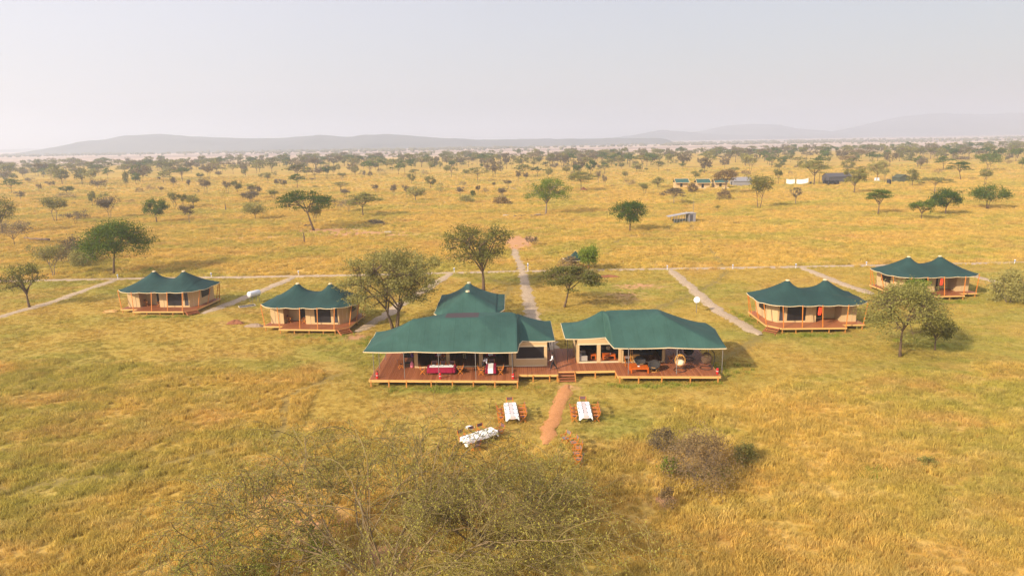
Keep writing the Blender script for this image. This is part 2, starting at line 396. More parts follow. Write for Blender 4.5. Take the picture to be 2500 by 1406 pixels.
# ================================================================ the land
rng = np.random.default_rng(7)
def seg_dist(x, y, pts):
    """distance of points to a polyline"""
    d = np.full(np.shape(x), 1e9)
    for (ax, ay), (bx, by) in zip(pts[:-1], pts[1:]):
        vx, vy = bx - ax, by - ay
        t = np.clip(((x - ax) * vx + (y - ay) * vy) / (vx * vx + vy * vy + 1e-9), 0, 1)
        d = np.minimum(d, np.hypot(x - ax - t * vx, y - ay - t * vy))
    return d
def wob(x, y, s, seed):
    """cheap smooth noise, -1..1"""
    r = np.random.default_rng(seed); o = np.zeros(np.shape(x))
    for k in range(5):
        a = r.uniform(0, 2 * pi); f = r.uniform(0.6, 1.9) / s; p = r.uniform(0, 6.3)
        o = o + np.sin((x * cos(a) + y * sin(a)) * f * 2 * pi + p)
    return o / 2.6
MX = [-140, -110, -67, -44, -28, -19.5, -18.8, -18.2, -8, 7, 11, 18, 30, 43, 60, 110, 150]
MY = [88, 78, 74, 71, 68.5, 67, 60, 54.5, 51.0, 48.8, 52, 57, 62, 64.5, 66.5, 70, 74]
def mown_mask(x, y):
    yf = np.interp(x, MX, MY) + 1.2 * wob(x, y, 9, 3)
    return np.clip((y - yf) / 1.2 + 0.5, 0, 1) * np.clip((119 - y) / 1.0 + 0.5, 0, 1)
SOIL = [(-50, 184, 14, 5.5, 0.9), (-40, 177, 16, 5, 0.9), (-30, 172, 12, 4, 0.7), (-68, 172, 16, 2.6, 0.7), (2.0, 157, 5.0, 12, 1.15), (1.0, 147, 2.5, 5, 0.9), (17, 100, 5, 5, 0.65), (20, 106, 6, 3, 0.75), (7, 97, 3, 8, 0.4),
        (-3, 101, 2.5, 12, 0.55), (5, 92, 4, 4, 0.5), (-37, 88, 4, 2, 0.5), (-33, 86, 4, 1.6, 0.6), (-19, 80, 2.5, 2.5, 0.8), (-14, 46, 3, 2, 0.35), (-16, 41, 4, 3, 0.65), (-12, 38, 5, 3.5, 0.7), (-3, 40, 5, 4, 0.6), (-8, 35, 6, 4, 0.65),
        (9.7, 40.5, 1.6, 1.6, 0.75), (5, 47, 3.5, 2.5, 0.25), (-22, 58, 2.5, 4, 0.3), (-30, 60, 4, 4, 0.3), (5.1, 61, 1.6, 2.2, 0.7), (28, 124, 10, 1.2, 0.6), (-20, 123.5, 14, 1.3, 0.45), (52, 123.5, 8, 1.2, 0.4), (-112, 200, 20, 2, 0.7), (14, 119, 3, 4, 0.6),
        (24, 50, 4, 2, 0.25), (40, 45, 5, 3, 0.35), (33, 36, 6, 4, 0.35), (-5, 250, 9, 5, 0.45), (60, 310, 12, 5, 0.35), (16, 95, 4, 2, 0.5), (62, 94, 5, 2, 0.4)]
TRACKS = [[(47, 189), (40, 175), (27, 160), (17, 140), (14, 128)], [(49, 187), (44, 160), (41, 138), (38.5, 122)], [(38, 118), (33, 108), (24, 96), (17, 88)], [(50, 190), (78, 176), (112, 165), (150, 140)], [(150, 330), (100, 255), (60, 230), (30, 220)],
          [(-260, 255), (-140, 268), (-60, 262), (60, 275), (190, 300)], [(29, 77), (24, 71), (20.5, 68)], [(-210, 215), (-120, 222), (-60, 216)], [(-6, 118), (0, 108), (-1, 100), (-3, 97)], [(-18, 66), (-21, 60), (-19, 52), (-27, 46), (-36, 43)]]
LUSH = [(-13.5, 77, 4.0, 5.0, 1.0), (-11, 82, 3, 4, 0.8), (-48, 91.3, 5, 0.8, 0.8), (-25, 80.6, 5, 0.9, 0.8), (36, 77, 6, 0.9, 0.9), (-6, 61.2, 8, 0.7, 0.85), (14, 61.4, 6, 0.7, 0.85), (61, 92, 5, 1, 0.8), (-19.5, 79, 3, 1.6, 0.8), (22, 66, 3, 4, 0.5), (30, 85, 1.5, 6, 0.6), (-66, 128, 10, 3, 0.55), (-43, 189, 10, 2, 0.6), (-30, 189, 5, 2, 0.7), (-24, 86, 8, 0.8, 0.3), (46, 92, 6, 5, 0.4), (46, 74, 5, 4, 0.4), (-52, 91, 8, 1, 0.4), (12, 113, 2, 4, 0.4), (13.2, 44, 3, 1, 0.7), (25, 43.5, 2, 1, 0.6)]
def blobs(x, y, L):
    o = np.zeros(np.shape(x))
    for cx, cy, rx, ry, k in L:
        o = np.maximum(o, k * np.exp(-(((x - cx) / rx) ** 2 + ((y - cy) / ry) ** 2) * 0.9))
    return o
def graded(lo, hi, step, end0, end1):
    c = list(np.arange(lo, hi + 1e-6, step)); s = step; a = c[-1]
    while a < end1: s *= 1.22; a += s; c.append(min(a, end1))
    s = step; a = c[0]
    while a > end0: s *= 1.22; a -= s; c.insert(0, max(a, end0))
    return np.array(c)
gx = graded(-115, 115, 1.1, -10500, 10500); gy = graded(22, 235, 1.1, -600, 11500)
XX, YY = np.meshgrid(gx, gy)
nx, ny = len(gx), len(gy)
ZZ = 0.05 * wob(XX, YY, 7, 11) * np.clip((np.hypot(XX, YY)) / 40 - 0.5, 0, 1) - 0.06
gv = np.stack([XX.ravel(), YY.ravel(), ZZ.ravel()], 1)
ii = np.arange(nx * ny).reshape(ny, nx)
gf = np.stack([ii[:-1, :-1].ravel(), ii[:-1, 1:].ravel(), ii[1:, 1:].ravel(), ii[1:, :-1].ravel()], 1)
def np_mesh(name, v, f, mats, mi=None, smooth=False):
    me = bpy.data.meshes.new(name); k = f.shape[1]
    me.vertices.add(len(v)); me.vertices.foreach_set('co', np.ascontiguousarray(v, np.float32).ravel())
    me.loops.add(f.size); me.loops.foreach_set('vertex_index', np.ascontiguousarray(f, np.int32).ravel())
    me.polygons.add(len(f)); me.polygons.foreach_set('loop_start', np.arange(0, f.size, k, dtype=np.int32))
    me.polygons.foreach_set('loop_total', np.full(len(f), k, np.int32))
    for q in (mats if isinstance(mats, (list, tuple)) else [mats]): me.materials.append(q)
    if mi is not None: me.polygons.foreach_set('material_index', np.ascontiguousarray(mi, np.int32))
    me.polygons.foreach_set('use_smooth', np.full(len(f), smooth)); me.update(calc_edges=True); me.validate()
    return me
gme = np_mesh('ground', gv, gf, M['ground'], smooth=True)
def set_attr(me, name, val):
    a = me.attributes.new(name, 'FLOAT', 'POINT'); a.data.foreach_set('value', np.ascontiguousarray(val, np.float32).ravel())
fx, fy = gv[:, 0], gv[:, 1]
set_attr(gme, 'mown', mown_mask(fx, fy)); set_attr(gme, 'soil', blobs(fx, fy, SOIL)); set_attr(gme, 'lush', blobs(fx, fy, LUSH))
tr = np.zeros(len(fx))
for t in TRACKS: tr = np.maximum(tr, np.clip(1.3 - seg_dist(fx, fy, t) / 1.1, 0, 1))
set_attr(gme, 'track', tr)
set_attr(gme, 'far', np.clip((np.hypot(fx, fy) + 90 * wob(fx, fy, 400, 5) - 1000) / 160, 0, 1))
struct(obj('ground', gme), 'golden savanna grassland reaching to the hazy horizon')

PATHS = [('gravel_path', 'pale gravel path running across behind all the tents', [(-135, 118.6), (-91, 119.6), (-69.5, 119.9), (-50, 119.5), (-29, 119.4), (0, 120.3), (29, 120.2), (51, 120.0), (90, 120.3), (140, 120)], 2.0),
         ('gravel_path', 'pale central gravel path leading to the gap between the two lodges', [(0.6, 146), (0.9, 137), (1.3, 129.6), (1.9, 121.2)], 1.9),
         ('gravel_path', 'pale central gravel path leading to the gap between the two lodges', [(1.95, 119.3), (2.35, 101), (2.8, 86.5), (4.6, 72)], 1.9),
         ('gravel_path', 'pale side path beyond the leftmost tent', [(-70.4, 119), (-70.5, 110), (-70.4, 102), (-72.1, 93.4), (-75, 84)], 1.8),
         ('gravel_path', 'pale side path to the leftmost tent', [(-38.4, 118.4), (-41.2, 103), (-43.4, 92.7)], 1.9),
         ('gravel_path', 'pale side path behind the double acacia beside the lodge', [(-10.8, 119.2), (-15, 101.8), (-17.3, 90), (-19.6, 82)], 1.9),
         ('gravel_path', 'pale side path passing the satellite dish', [(28.2, 119.2), (28.0, 101), (27.8, 90), (29.3, 77.6)], 1.9),
         ('gravel_path', 'pale side path to the farthest tent', [(51.6, 119), (52, 106), (53.0, 97.5)], 1.9),
         ('gravel_path', 'pale side path beyond the farthest tent', [(75.7, 119), (75.7, 108), (75.8, 103)], 1.8),
         ('dirt_path', 'red earth path from the lodge steps towards the lawn tables', [(5.15, 62.0), (4.6, 59.5), (3.75, 55.9), (2.9, 52), (2.35, 48.9)], 1.3)]
path_polys = []
for i, (nm, lab, pts, wd) in enumerate(PATHS):
    P = []
    for (a, b) in zip(pts[:-1], pts[1:]):
        k = max(2, int(math.dist(a, b) / 0.6))
        for j in range(k): P.append((a[0] + (b[0] - a[0]) * j / k, a[1] + (b[1] - a[1]) * j / k))
    P.append(pts[-1]); P = np.array(P); D = np.gradient(P, axis=0); D /= np.linalg.norm(D, axis=1)[:, None]
    Nn = np.stack([-D[:, 1], D[:, 0]], 1)
    r = np.random.default_rng(30 + i); vs = []
    cols = [-1.0, -0.55, 0, 0.55, 1.0]
    for c in cols:
        hw = wd / 2 * (c + (np.sign(c) * (r.normal(0, 0.12, len(P)) + .22 * wob(P[:, 0] + c * 9, P[:, 1], 5, 60 + i)) if abs(c) == 1 else 0))
        e_ = np.minimum(np.arange(len(P)), np.arange(len(P))[::-1]); tp = np.clip(.35 + .22 * e_ + .12 * np.sin(e_ * 2.0 + c * 3), .25, 1)   # worn, tapering ends
        q = P + Nn * (np.broadcast_to(hw, len(P)) * tp).reshape(-1, 1)
        z = np.full(len(P), 0.012 + 0.004 * i if abs(c) < 1 else -0.05)
        vs.append(np.column_stack([q, z + (r.normal(0, 0.012, len(P)) if abs(c) < 1 else 0)]))
    V = np.concatenate(vs); n = len(P); F = []
    for c in range(len(cols) - 1):
        a = np.arange(n - 1) + c * n; F.append(np.stack([a, a + n, a + n + 1, a + 1], 1))
    me = np_mesh(nm, V, np.concatenate(F)[:, ::-1], M['redsoil' if nm == 'dirt_path' else 'gravel'], smooth=True)
    struct(obj(nm, me), lab)
    path_polys.append((pts, wd))

# hills: ridge profile (pixels) -> real ridges at their distance
def hill(label, prof, Y, depth, seed):
    r = np.random.default_rng(seed); px = np.array([p[0] for p in prof], float); py = np.array([p[1] for p in prof], float)
    xs = np.linspace(px[0], px[-1], 150); ys = np.interp(xs, px, py) + np.convolve(r.normal(0, 0.55, 150), np.ones(3) / 3, 'same')
    ridge = np.array([at_y(a, b, Y) for a, b in zip(xs, ys)])
    rows = 9; V = []
    for k in range(rows):
        t = k / (rows - 1)
        f = sin(t * pi / 2) ** 1.3 if k < rows - 1 else 1
        q = ridge.copy(); sc = 1 - (1 - t) * depth / Y
        q[:, 1] = Y - (1 - t) * depth + r.normal(0, depth * 0.02, 150) * (t < 1)
        q[:, 2] = -6 + (np.maximum(ridge[:, 2], -5) + 6) * f * (1 + 0.10 * np.convolve(r.normal(0, 1, 150), np.ones(7) / 7, 'same') * (t < 1))
        V.append(q)
    q = ridge.copy(); q[:, 1] += depth; q[:, 2] = -6; V.append(q)
    V = np.concatenate(V); n = 150; F = []
    for k in range(rows):
        a = np.arange(n - 1) + k * n; F.append(np.stack([a, a + 1, a + n + 1, a + n], 1))
    struct(obj('hill', np_mesh('hill', V, np.concatenate(F), M['hill'], smooth=True)), label)
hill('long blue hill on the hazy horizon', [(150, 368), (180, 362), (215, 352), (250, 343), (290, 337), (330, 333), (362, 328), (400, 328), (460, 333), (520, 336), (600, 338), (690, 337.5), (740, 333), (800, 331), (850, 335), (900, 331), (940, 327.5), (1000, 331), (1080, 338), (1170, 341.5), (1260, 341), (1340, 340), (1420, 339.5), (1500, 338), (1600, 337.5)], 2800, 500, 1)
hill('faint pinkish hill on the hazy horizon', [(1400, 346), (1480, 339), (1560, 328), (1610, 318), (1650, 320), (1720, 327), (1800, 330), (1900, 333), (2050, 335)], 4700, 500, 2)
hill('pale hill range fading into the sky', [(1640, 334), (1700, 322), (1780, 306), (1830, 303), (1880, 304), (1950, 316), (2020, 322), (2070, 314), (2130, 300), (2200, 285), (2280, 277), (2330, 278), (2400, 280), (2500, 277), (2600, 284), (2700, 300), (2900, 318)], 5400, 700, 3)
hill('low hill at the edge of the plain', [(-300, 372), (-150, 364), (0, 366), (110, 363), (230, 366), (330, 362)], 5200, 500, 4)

# the air
bx = MB(); bx.box((0, 5250, 97), (21800, 12700, 198))
mh, n, o = mat_new('haze')
pv = N(n, 'ShaderNodeVolumePrincipled'); pv.inputs['Density'].default_value = HAZE_DENSITY
pv.inputs['Color'].default_value = (0.80, 0.88, 1.0, 1); pv.inputs['Anisotropy'].default_value = 0.35
n.links.new(pv.outputs[0], o.inputs['Volume'])
hz = bx.build('haze', mh); hz['kind'] = 'stuff'; hz['label'] = 'thin pale haze in the air over the plain'

# ================================================================ tents
def clip_range(poly, x):
    ys = []
    for (ax, ay), (bx_, by) in zip(poly, poly[1:] + poly[:1]):
        if (ax - x) * (bx_ - x) < 0: ys.append(ay + (by - ay) * (x - ax) / (bx_ - ax))
    return (min(ys), max(ys)) if len(ys) >= 2 else None

def membrane(xs, yf, yb, nv, zedge, lines, it=700):
    """a stretched cloth: height over a plan bounded by yf(x)..yb(x), pinned at its edge and along LINES (p, zp, q, zq, power)"""
    nu = len(xs); X = np.repeat(np.array(xs)[:, None], nv, 1); Y = np.zeros_like(X)
    for i, x in enumerate(xs): Y[i] = np.linspace(yf(x), yb(x), nv)
    Z = np.zeros_like(X); fix = np.zeros(X.shape, bool)
    for i in range(nu):
        for j in range(nv):
            if i in (0, nu - 1) or j in (0, nv - 1): Z[i, j] = zedge(X[i, j], Y[i, j]); fix[i, j] = True
    Z[~fix] = Z[fix].mean()
    for (p, zp, q, zq, pw) in lines:
        p = np.array(p, float); q = np.array(q, float); L = np.linalg.norm(q - p); k = int(L / 0.04) + 2
        for t in np.linspace(0, 1, k):
            c = p + (q - p) * t; d = (X - c[0]) ** 2 + (Y - c[1]) ** 2; i, j = np.unravel_index(d.argmin(), d.shape)
            if i in (0, nu - 1) or j in (0, nv - 1): continue
            if L > 0:
                tt = np.clip(((X[i, j] - p[0]) * (q - p)[0] + (Y[i, j] - p[1]) * (q - p)[1]) / L ** 2, 0, 1)
            else: tt = 0
            z = zq + (zp - zq) * (1 - tt) ** pw
            Z[i, j] = max(Z[i, j], z) if fix[i, j] else z; fix[i, j] = True
    wx = 1.0 / np.maximum(np.diff(X, axis=0), 1e-3); wy = 1.0 / np.maximum(np.hypot(np.diff(X, axis=1), np.diff(Y, axis=1)), 1e-3)
    fr = ~fix[1:-1, 1:-1]
    for _ in range(it):
        num = wx[:-1, 1:-1] * Z[:-2, 1:-1] + wx[1:, 1:-1] * Z[2:, 1:-1] + wy[1:-1, :-1] * Z[1:-1, :-2] + wy[1:-1, 1:] * Z[1:-1, 2:]
        den = wx[:-1, 1:-1] + wx[1:, 1:-1] + wy[1:-1, :-1] + wy[1:-1, 1:]
        Z[1:-1, 1:-1][fr] = (num / den)[fr]
    for _ in range(2):
        A = Z.copy(); A[1:-1, 1:-1] = 0.6 * Z[1:-1, 1:-1] + 0.1 * (Z[:-2, 1:-1] + Z[2:, 1:-1] + Z[1:-1, :-2] + Z[1:-1, 2:]); Z = A
    v = np.stack([X.ravel(), Y.ravel(), Z.ravel()], 1); a = np.arange(nu * nv).reshape(nu, nv)
    f = np.stack([a[:-1, :-1].ravel(), a[1:, :-1].ravel(), a[1:, 1:].ravel(), a[:-1, 1:].ravel()], 1)
    edge = [a[i, 0] for i in range(nu)] + [a[-1, j] for j in range(1, nv)] + [a[i, -1] for i in range(nu - 2, -1, -1)] + [a[0, j] for j in range(nv - 2, 0, -1)]
    return v, f, v[edge]
def scallop(knots, z0, dip):
    """eave height: z0 at the poles, dipping between them"""
    K = np.array(knots)
    def z(x, y):
        best = 1e9; val = z0
        for a, b in zip(K, np.roll(K, -1, 0)):
            L = np.linalg.norm(b[:2] - a[:2]); t = np.clip(((x - a[0]) * (b - a)[0] + (y - a[1]) * (b - a)[1]) / (L * L + 1e-9), 0, 1)
            d = np.hypot(x - a[0] - t * (b - a)[0], y - a[1] - t * (b - a)[1])
            if d < best: best = d; val = a[2] + (b[2] - a[2]) * t - dip * 4 * t * (1 - t)
        return val
    return z
def pw_linear(pts):
    px = [p[0] for p in pts]; py = [p[1] for p in pts]
    return lambda x: float(np.interp(x, px, py))
def uniq_xs(lo, hi, k, extra):
    return sorted(set([round(float(x), 4) for x in np.linspace(lo, hi, k)] + [round(float(e), 4) for e in extra]))
def trim_tube(edge, parent, r=0.05, name='eave_trim'):
    pts = [Vector(p) + Vector((0, 0, -0.06)) for p in edge]; pts.append(pts[0])
    mb = MB(); mb.tube(pts, r, 4, False); return mb.build(name, M['trim'], parent)

# ---- the four guest tents (local frame: front towards -y; porch at -x, mirrored with mx = -1)
_boards = {}
def suite(label, loc, rz, mx, deck_z, peak=5.3, sc=1.0):
    t = thing('guest_tent', label, 'tent', (loc[0], loc[1], 0), rz, 'guest tents with green twin peaked roofs'); t.scale = (sc, sc, 1)
    X = lambda x: mx * x
    def P(poly):
        q = [(X(a), b) for a, b in poly]; return q if mx > 0 else q[::-1]
    dz = deck_z
    # deck
    dp = P([(-5.8, -3.4), (-3.1, -3.4), (-3.1, -4.75), (4.5, -4.75), (5.9, -3.2), (5.9, 3.6), (-5.8, 3.6)])
    mb = MB(); mb.prism(dp, dz - 0.2, dz - 0.045); mb.build('deck_frame', M['post'], t)
    mb = MB(); x = -5.88
    while x < 5.8:
        r = clip_range(dp, x + 0.07)
        if r: mb.box((x + 0.07, (r[0] + r[1]) / 2, dz - 0.02), (0.13, r[1] - r[0], 0.045))
        x += 0.145
    b = mb.build('deck_boards', M['deck'], t); b['kind'] = 'stuff'
    for a, c in zip(dp, dp[1:] + dp[:1]):
        d = Vector((c[0] - a[0], c[1] - a[1], 0)).normalized(); nn = Vector((d.y, -d.x, 0)) * 0.03
        mb = MB(); mb.bar((a[0] + nn.x, a[1] + nn.y, dz - 0.10), (c[0] + nn.x, c[1] + nn.y, dz - 0.10), 0.045, 0.19); mb.build('fascia_board', M['fascia'], t)
    for (x, y) in [(-5.6, -3.3), (-5.6, 0), (-5.6, 3.4), (-3.0, -4.6), (-1.1, -4.6), (0.9, -4.6), (2.8, -4.6), (4.4, -4.6), (5.75, -3.1), (5.75, 0.2), (5.75, 3.4)]:
        mb = MB(); mb.bar((X(x), y, -0.15), (X(x), y, dz - 0.2), 0.1); mb.build('deck_post', M['post'], t)
    # steps down from the cut corner
    c0 = Vector((X(5.2), -3.98, 0)); dv = Vector((X(0.74), -0.67, 0)); sv = Vector((X(0.67), 0.74, 0))
    for k in range(3):
        p = c0 + dv * (0.2 + 0.32 * k); mb = MB(); zz = dz * (1 - (k + 1) / 4.0)
        mb.bar(p - sv * 0.75 + Vector((0, 0, zz)), p + sv * 0.75 + Vector((0, 0, zz)), 0.3, 0.06); mb.build('step', M['deck'], t)
    for e in (-1, 1):
        mb = MB(); mb.bar(c0 + sv * (0.78 * e) + Vector((0, 0, dz - 0.1)), c0 + dv * 1.15 + sv * (0.78 * e) + Vector((0, 0, -0.05)), 0.06, 0.2); mb.build('stringer', M['deck'], t)
    # walls
    zt = dz + 2.62
    def wall(a, c, z0=None, z1=None, name='canvas_panel', mat='beige', th=0.05, par=None):
        mb = MB(); a = (X(a[0]), a[1]); c = (X(c[0]), c[1]); z0 = dz if z0 is None else z0; z1 = zt if z1 is None else z1
        zc = (z0 + z1) / 2; mb.bar((*a, zc), (*c, zc), th, z1 - z0); return mb.build(name, M[mat], par or t)
    F = -2.2
    wall((-5.3, F), (-3.5, F)); wall((-0.45, F), (0.8, F))
    wall((-5.3, F + 0.03), (-5.3, 3.4)); wall((-5.3, 3.4), (5.0, 3.4))
    wall((-3.5, F + .03), (-3.5, -0.4)); wall((-0.45, F + .03), (-0.45, -0.4))
    wall((-3.47, -0.4), (-1.95, -0.4)); wall((-1.95, -0.4), (-0.5, -0.4), dz + 2.2, zt); wall((-1.95, -0.4), (-0.5, -0.4), dz, dz + 0.12)
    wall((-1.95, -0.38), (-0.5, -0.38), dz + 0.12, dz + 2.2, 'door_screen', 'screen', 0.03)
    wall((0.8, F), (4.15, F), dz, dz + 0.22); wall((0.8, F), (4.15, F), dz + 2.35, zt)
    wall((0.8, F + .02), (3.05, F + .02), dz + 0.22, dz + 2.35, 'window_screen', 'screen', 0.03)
    wall((3.05, F), (3.4, F), dz + .22, dz + 2.35); wall((3.4, F + .02), (3.98, F + .02), dz + 0.22, dz + 2.35, 'window_pane', 'glass', 0.03); wall((3.98, F), (4.15, F), dz + .22, dz + 2.35)
    wall((4.15, F), (5.0, -0.9)); wall((5.0, -0.9), (5.0, -0.3))
    wall((5.0, -0.3), (5.0, 2.2), dz, dz + 0.95); wall((5.0, -0.3), (5.0, 2.2), dz + 2.2, zt); wall((5.0, 2.2), (5.0, 3.4))
    wall((5.0, -0.3), (5.0, 2.2), dz + 0.95, dz + 2.2, 'window_screen', 'screen', 0.03)
    for (x, y) in [(-4.7, F - .03), (-4.1, F - .03), (0.2, F - .03), (4.5, -1.68), (4.85, -1.16)]:      # sewn pleats and straps on the cloth
        mb = MB(); mb.bar((X(x), y - .02, dz + 0.02), (X(x), y - .02, zt), 0.035, 0.03); mb.build('wall_strap', M['trim'], t)
    # roof
    ze = dz + 2.62
    kn = [(X(a), b, ze + c) for a, b, c in [(-4.6, -4.1, 0), (-2.2, -4.15, -.02), (0.1, -4.15, -.02), (2.4, -4.15, -.02), (4.5, -4.1, 0), (6.2, -2.7, .02), (6.45, 0.2, .0), (6.5, 2.9, .05), (4.7, 4.2, 0), (0, 4.3, 0), (-4.7, 4.2, 0), (-6.5, 2.9, .05), (-6.45, 0.2, 0), (-6.2, -2.7, .02)]]
    if mx < 0: kn = kn[::-1]
    yf = pw_linear([(-6.55, -2.2), (-6.2, -2.7), (-4.6, -4.1), (4.5, -4.1), (6.2, -2.7), (6.55, -2.2)]); yb = pw_linear([(-6.55, 2.6), (-6.4, 3.0), (-4.7, 4.2), (4.7, 4.2), (6.4, 3.0), (6.55, 2.6)])
    xs = uniq_xs(-6.5, 6.5, 62, [-6.2, -4.6, -4.5, 4.5, 4.6, 6.2])
    pa, pb = (-2.3, 0.35), (2.3, 0.35); pk = dz + peak - 0.5; L = []
    for p in (pa, pb):
        for k in range(9):
            a = 2 * pi * k / 9; L.append(((p[0], p[1]), pk, (p[0] + 0.3 * cos(a), p[1] + 0.3 * sin(a)), pk - 0.16, 1))
    for p, s in ((pa, -1), (pb, 1)):
        L += [((p[0] + .25 * s, p[1]), pk - .12, (6.35 * s, 2.9), ze + .1, 1.45), ((p[0] + .25 * s, p[1]), pk - .12, (6.05 * s, -2.6), ze + .06, 1.5), ((p[0], p[1] - .25), pk - .12, (4.3 * s, -3.95), ze + .08, 1.5), ((p[0], p[1] + .25), pk - .12, (4.4 * s, 4.05), ze + .08, 1.8)]
    L.append((pa, pk, (0, 0.35), dz + peak - 1.75, 2.0)); L.append((pb, pk, (0, 0.35), dz + peak - 1.75, 2.0))
    v, f, e = membrane(xs, yf, yb, 40, scallop(kn, ze, 0.10), L)
    obj('roof', np_mesh('roof', v, f, M['canvas'], smooth=True), t)
    trim_tube(e, t)
    for p in (pa, pb):
        mb = MB(); mb.lathe([(0.27, pk - 0.12), (0.24, pk - 0.02), (0.17, pk + 0.01), (0.02, pk + 0.02)], (p[0], p[1], 0), 10); mb.build('peak_cap', M['trim'], t)
    # slanting poles
    for (bx0, by0, tx, ty) in [(-5.7, -3.3, -6.3, -2.75), (-3.05, -4.6, -3.4, -4.1), (-0.3, -4.65, -0.35, -4.1), (2.1, -4.65, 2.0, -4.1), (4.3, -4.65, 4.3, -4.05), (5.75, -2.9, 6.1, -2.6), (5.8, -0.2, 6.3, 0.2), (5.8, 2.4, 6.35, 2.6), (5.8, 3.4, 6.3, 3.0), (-5.7, 0.2, -6.3, 0.2), (-5.7, 3.4, -6.2, 3.0)]:
        mb = MB(); mb.bar((X(bx0), by0, dz), (X(tx), ty, ze - 0.03), 0.08); mb.build('pole', M['orange'], t)
    mb = MB(); mb.box((X(-0.2), 1.5, dz + 2.60), (9.8, 3.7, 0.03)); mb.build('added_light_blocker', M['shade_liner'], t)  # added sheet, unseen, closes the room off from light above
    return t
t1 = suite('green roofed twin peaked guest tent leftmost of the four beside the log pile', (-49.8, 97.2), radians(-4), 1, 0.5, 5.3, .965)
t2 = suite('green roofed twin peaked guest tent partly hidden by the double acacia', (-25.6, 86.0), radians(-6), 1, 0.6, 5.3, .95)
t3 = suite('green roofed twin peaked guest tent between satellite dish path and round thorn tree', (36.6, 82.7), radians(-1.5), -1, 0.65)
t4 = suite('green roofed twin peaked guest tent farthest back at the far end of the row', (60.4, 98.0), radians(1), -1, 0.6)

# ---- decks of the two lodges
DZ = 0.7
def plank_deck(name, label, poly, cut, rz_pitch=0.2, grp=None, posts=()):
    t = thing(name, label, 'deck', (poly[0][0], poly[0][1], 0), 0, grp); ox, oy = poly[0]
    q = [(a - ox, b - oy) for a, b in poly]
    mb = MB(); mb.prism(q, DZ - 0.24, DZ - 0.05); mb.build('deck_frame', M['post'], t)
    pm = MB(); pm.box((0, 0, 0), (rz_pitch - 0.034, 1, 0.045)); pme = pm.mesh('plank', M['deck'])
    x = min(a for a, b in q) + rz_pitch / 2; xe = max(a for a, b in q); r = random.Random(4)
    while x < xe:
        rg = clip_range(q, x)
        if rg:
            o = obj('plank', pme, t); o.location = (x, (rg[0] + rg[1]) / 2, DZ - 0.022 + r.uniform(-.004, .004)); o.scale = (1, rg[1] - rg[0] + r.uniform(-.02, .02), 1)
        x += rz_pitch
    for i, (a, c) in enumerate(zip(q, q[1:] + q[:1])):
        if i not in cut: continue
        d = Vector((c[0] - a[0], c[1] - a[1], 0)).normalized(); nn = Vector((d.y, -d.x, 0)) * 0.035
        mb = MB(); mb.bar((a[0] + nn.x, a[1] + nn.y, DZ - 0.125), (c[0] + nn.x, c[1] + nn.y, DZ - 0.125), 0.05, 0.22); mb.build('fascia_board', M['fascia'], t)
    for (a, b) in posts:
        mb = MB(); mb.bar((a - ox, b - oy, -0.15), (a - ox, b - oy, DZ - 0.1), 0.11); mb.build('deck_post', M['post'], t)
    return t
LD = [(-13.9, 62.45), (0.42, 61.5), (0.44, 63.25), (4.35, 63.05), (4.35, 71.0), (-13.6, 71.2)]
plank_deck('timber_deck', 'long red plank deck in front of the dining lodge', LD, (0, 1, 2, 5), 0.2, None,
           [(-13.75, 62.42), (-12.0, 62.28), (-10.3, 62.17), (-7.9, 62.0), (-5.85, 61.87), (-3.85, 61.74), (-1.8, 61.6), (0.36, 61.46), (1.9, 63.1), (3.5, 63.0), (4.25, 63.0), (-13.7, 66), (-13.6, 70)])
RD = [(4.38, 63.9), (10.1, 63.95), (10.05, 62.3), (19.75, 61.75), (19.9, 71.2), (4.38, 71.4)]
plank_deck('timber_deck', 'red plank deck under the lounge lodge with the walkway between the lodges', RD, (0, 1, 2, 3), 0.2, None,
           [(6.1, 63.9), (8.05, 63.92), (10.05, 63.8), (10.2, 62.25), (12.0, 62.15), (14.2, 62.05), (16.9, 61.9), (19.5, 61.75), (19.8, 66), (19.8, 70)])
t = thing('wooden_steps', 'short flight of red wooden steps between the two lodge decks', 'steps', (5.2, 63.9, 0))
for k in range(4):
    z = DZ - 0.02 - 0.165 * (k + 0.6); mb = MB(); mb.box((0, -0.17 - 0.3 * k, z), (1.55, 0.29, 0.05)); mb.build('step', M['deck'], t)
    mb = MB(); mb.box((0, -0.03 - 0.3 * k, z - 0.09), (1.55, 0.03, 0.12)); mb.build('riser', M['deck'], t)
for e in (-.81, .81):
    mb = MB(); mb.bar((e, 0.02, DZ - 0.12), (e, -1.3, 0.0), 0.06, 0.26); mb.build('stringer', M['post'], t)

